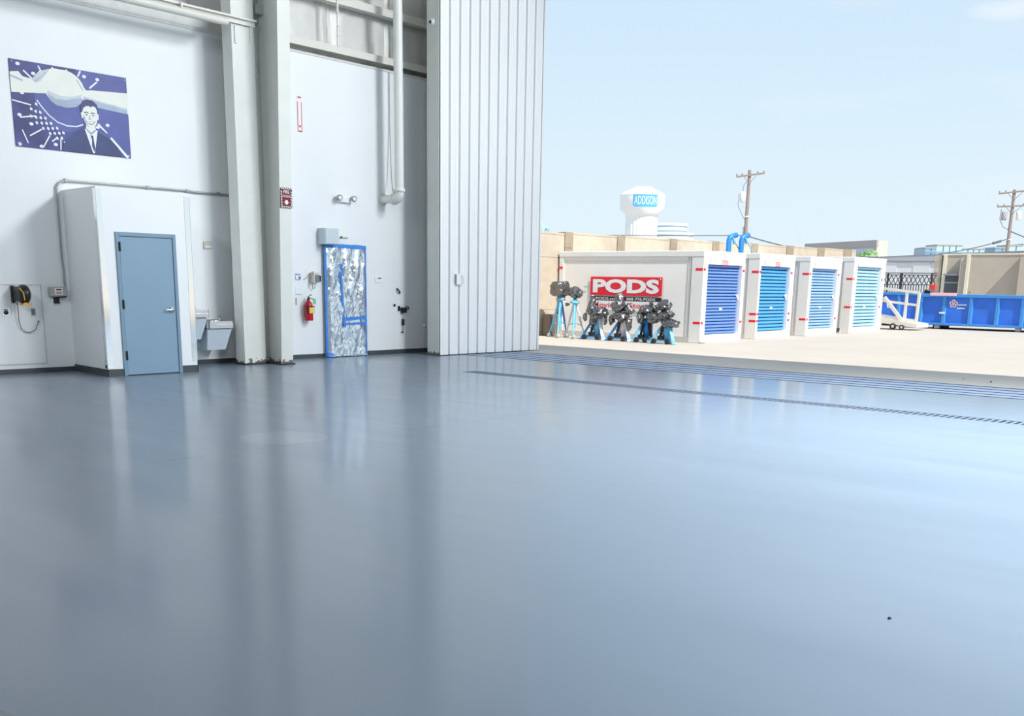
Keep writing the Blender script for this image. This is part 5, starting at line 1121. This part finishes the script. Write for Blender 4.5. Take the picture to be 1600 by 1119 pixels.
m_ = MB(); m_.tube([tuple(Vector((78.7, 42.95, 6.3))-sL*0.2), tuple(Vector((78.7, 42.95, 0.1))-sL*0.22)], 0.06, 8); part('cable_guard', m_, 'bld_grey', pL)
pR, sR, dR = utility_pole('wooden utility pole with two crossarms near the right edge of the sky', 104.55, 29.85, 10.6, [(10.4, 1.3, 1.6, 0.14), (9.15, 1.3, 1.6, 0.05)])
for f, lb in ((-0.62, 'l'), (0.62, 'r')):
    q = Vector((104.55, 29.85, 0)) + sR*f
    m_ = MB(); m_.lathe([(0.0, 7.9), (0.2, 7.9), (0.24, 7.95), (0.24, 8.6), (0.2, 8.66), (0.0, 8.7)], 14, (q.x, q.y, 0)); part('transformer', m_, 'bld_grey' if lb == 'l' else 'pod_white', pR)
m_ = MB(); m_.tube([tuple(Vector((104.55, 29.85, 8.9))-sR*0.9), tuple(Vector((104.55, 29.85, 8.0))-sR*0.95), tuple(Vector((104.55, 29.85, 7.3))-sR*0.6), (104.5, 29.85, 7.0)], 0.025, 6); part('jumper_wire', m_, 'wire', pR)
m_ = MB(); m_.lathe([(0.0, 0), (0.22, 0), (0.22, 0.12), (0.0, 0.12)], 12, (104.55, 29.85, 6.1)); part('band', m_, 'pod_white', pR)
def cable(name, label, a, b, sag, r):
    a = Vector(a); b = Vector(b); n = 24; m_ = MB()
    m_.tube([tuple(a.lerp(b, i/n) - Vector((0, 0, sag*4*(i/n)*(1-i/n)))) for i in range(n+1)], r, 6); return solo(name, m_, 'wire', label, 'cable', tuple(a))
cable('overhead_cable', 'dark cable sagging between the two utility poles', (78.6, 42.9, 5.62), (104.4, 29.8, 6.25), 1.75, 0.045)
cable('overhead_cable', 'dark cable running left from the centre pole toward the round office', (78.6, 43.0, 5.62), (56.0, 62.0, 5.2), 0.1, 0.035)
cable('overhead_cable', 'cable dropping right from the right utility pole out of frame', (104.5, 29.7, 6.9), (106.5, 26.0, 5.6), 0.15, 0.05)
a_, b_ = Vector((78.6, 42.9, 5.62)), Vector((104.4, 29.8, 6.25)); m_ = MB(); m_.tube([tuple(a_.lerp(b_, f) - Vector((0, 0, 1.75*4*f*(1-f)))) for f in (0.935, 0.95, 0.968)], 0.11, 8); solo('cable_splice', m_, 'wire', 'thick splice sleeve on the cable left of the right utility pole', 'splice', (101.8, 31.1, 5.8))

for o in bpy.data.objects:
    if '_o' in o: del o['_o']
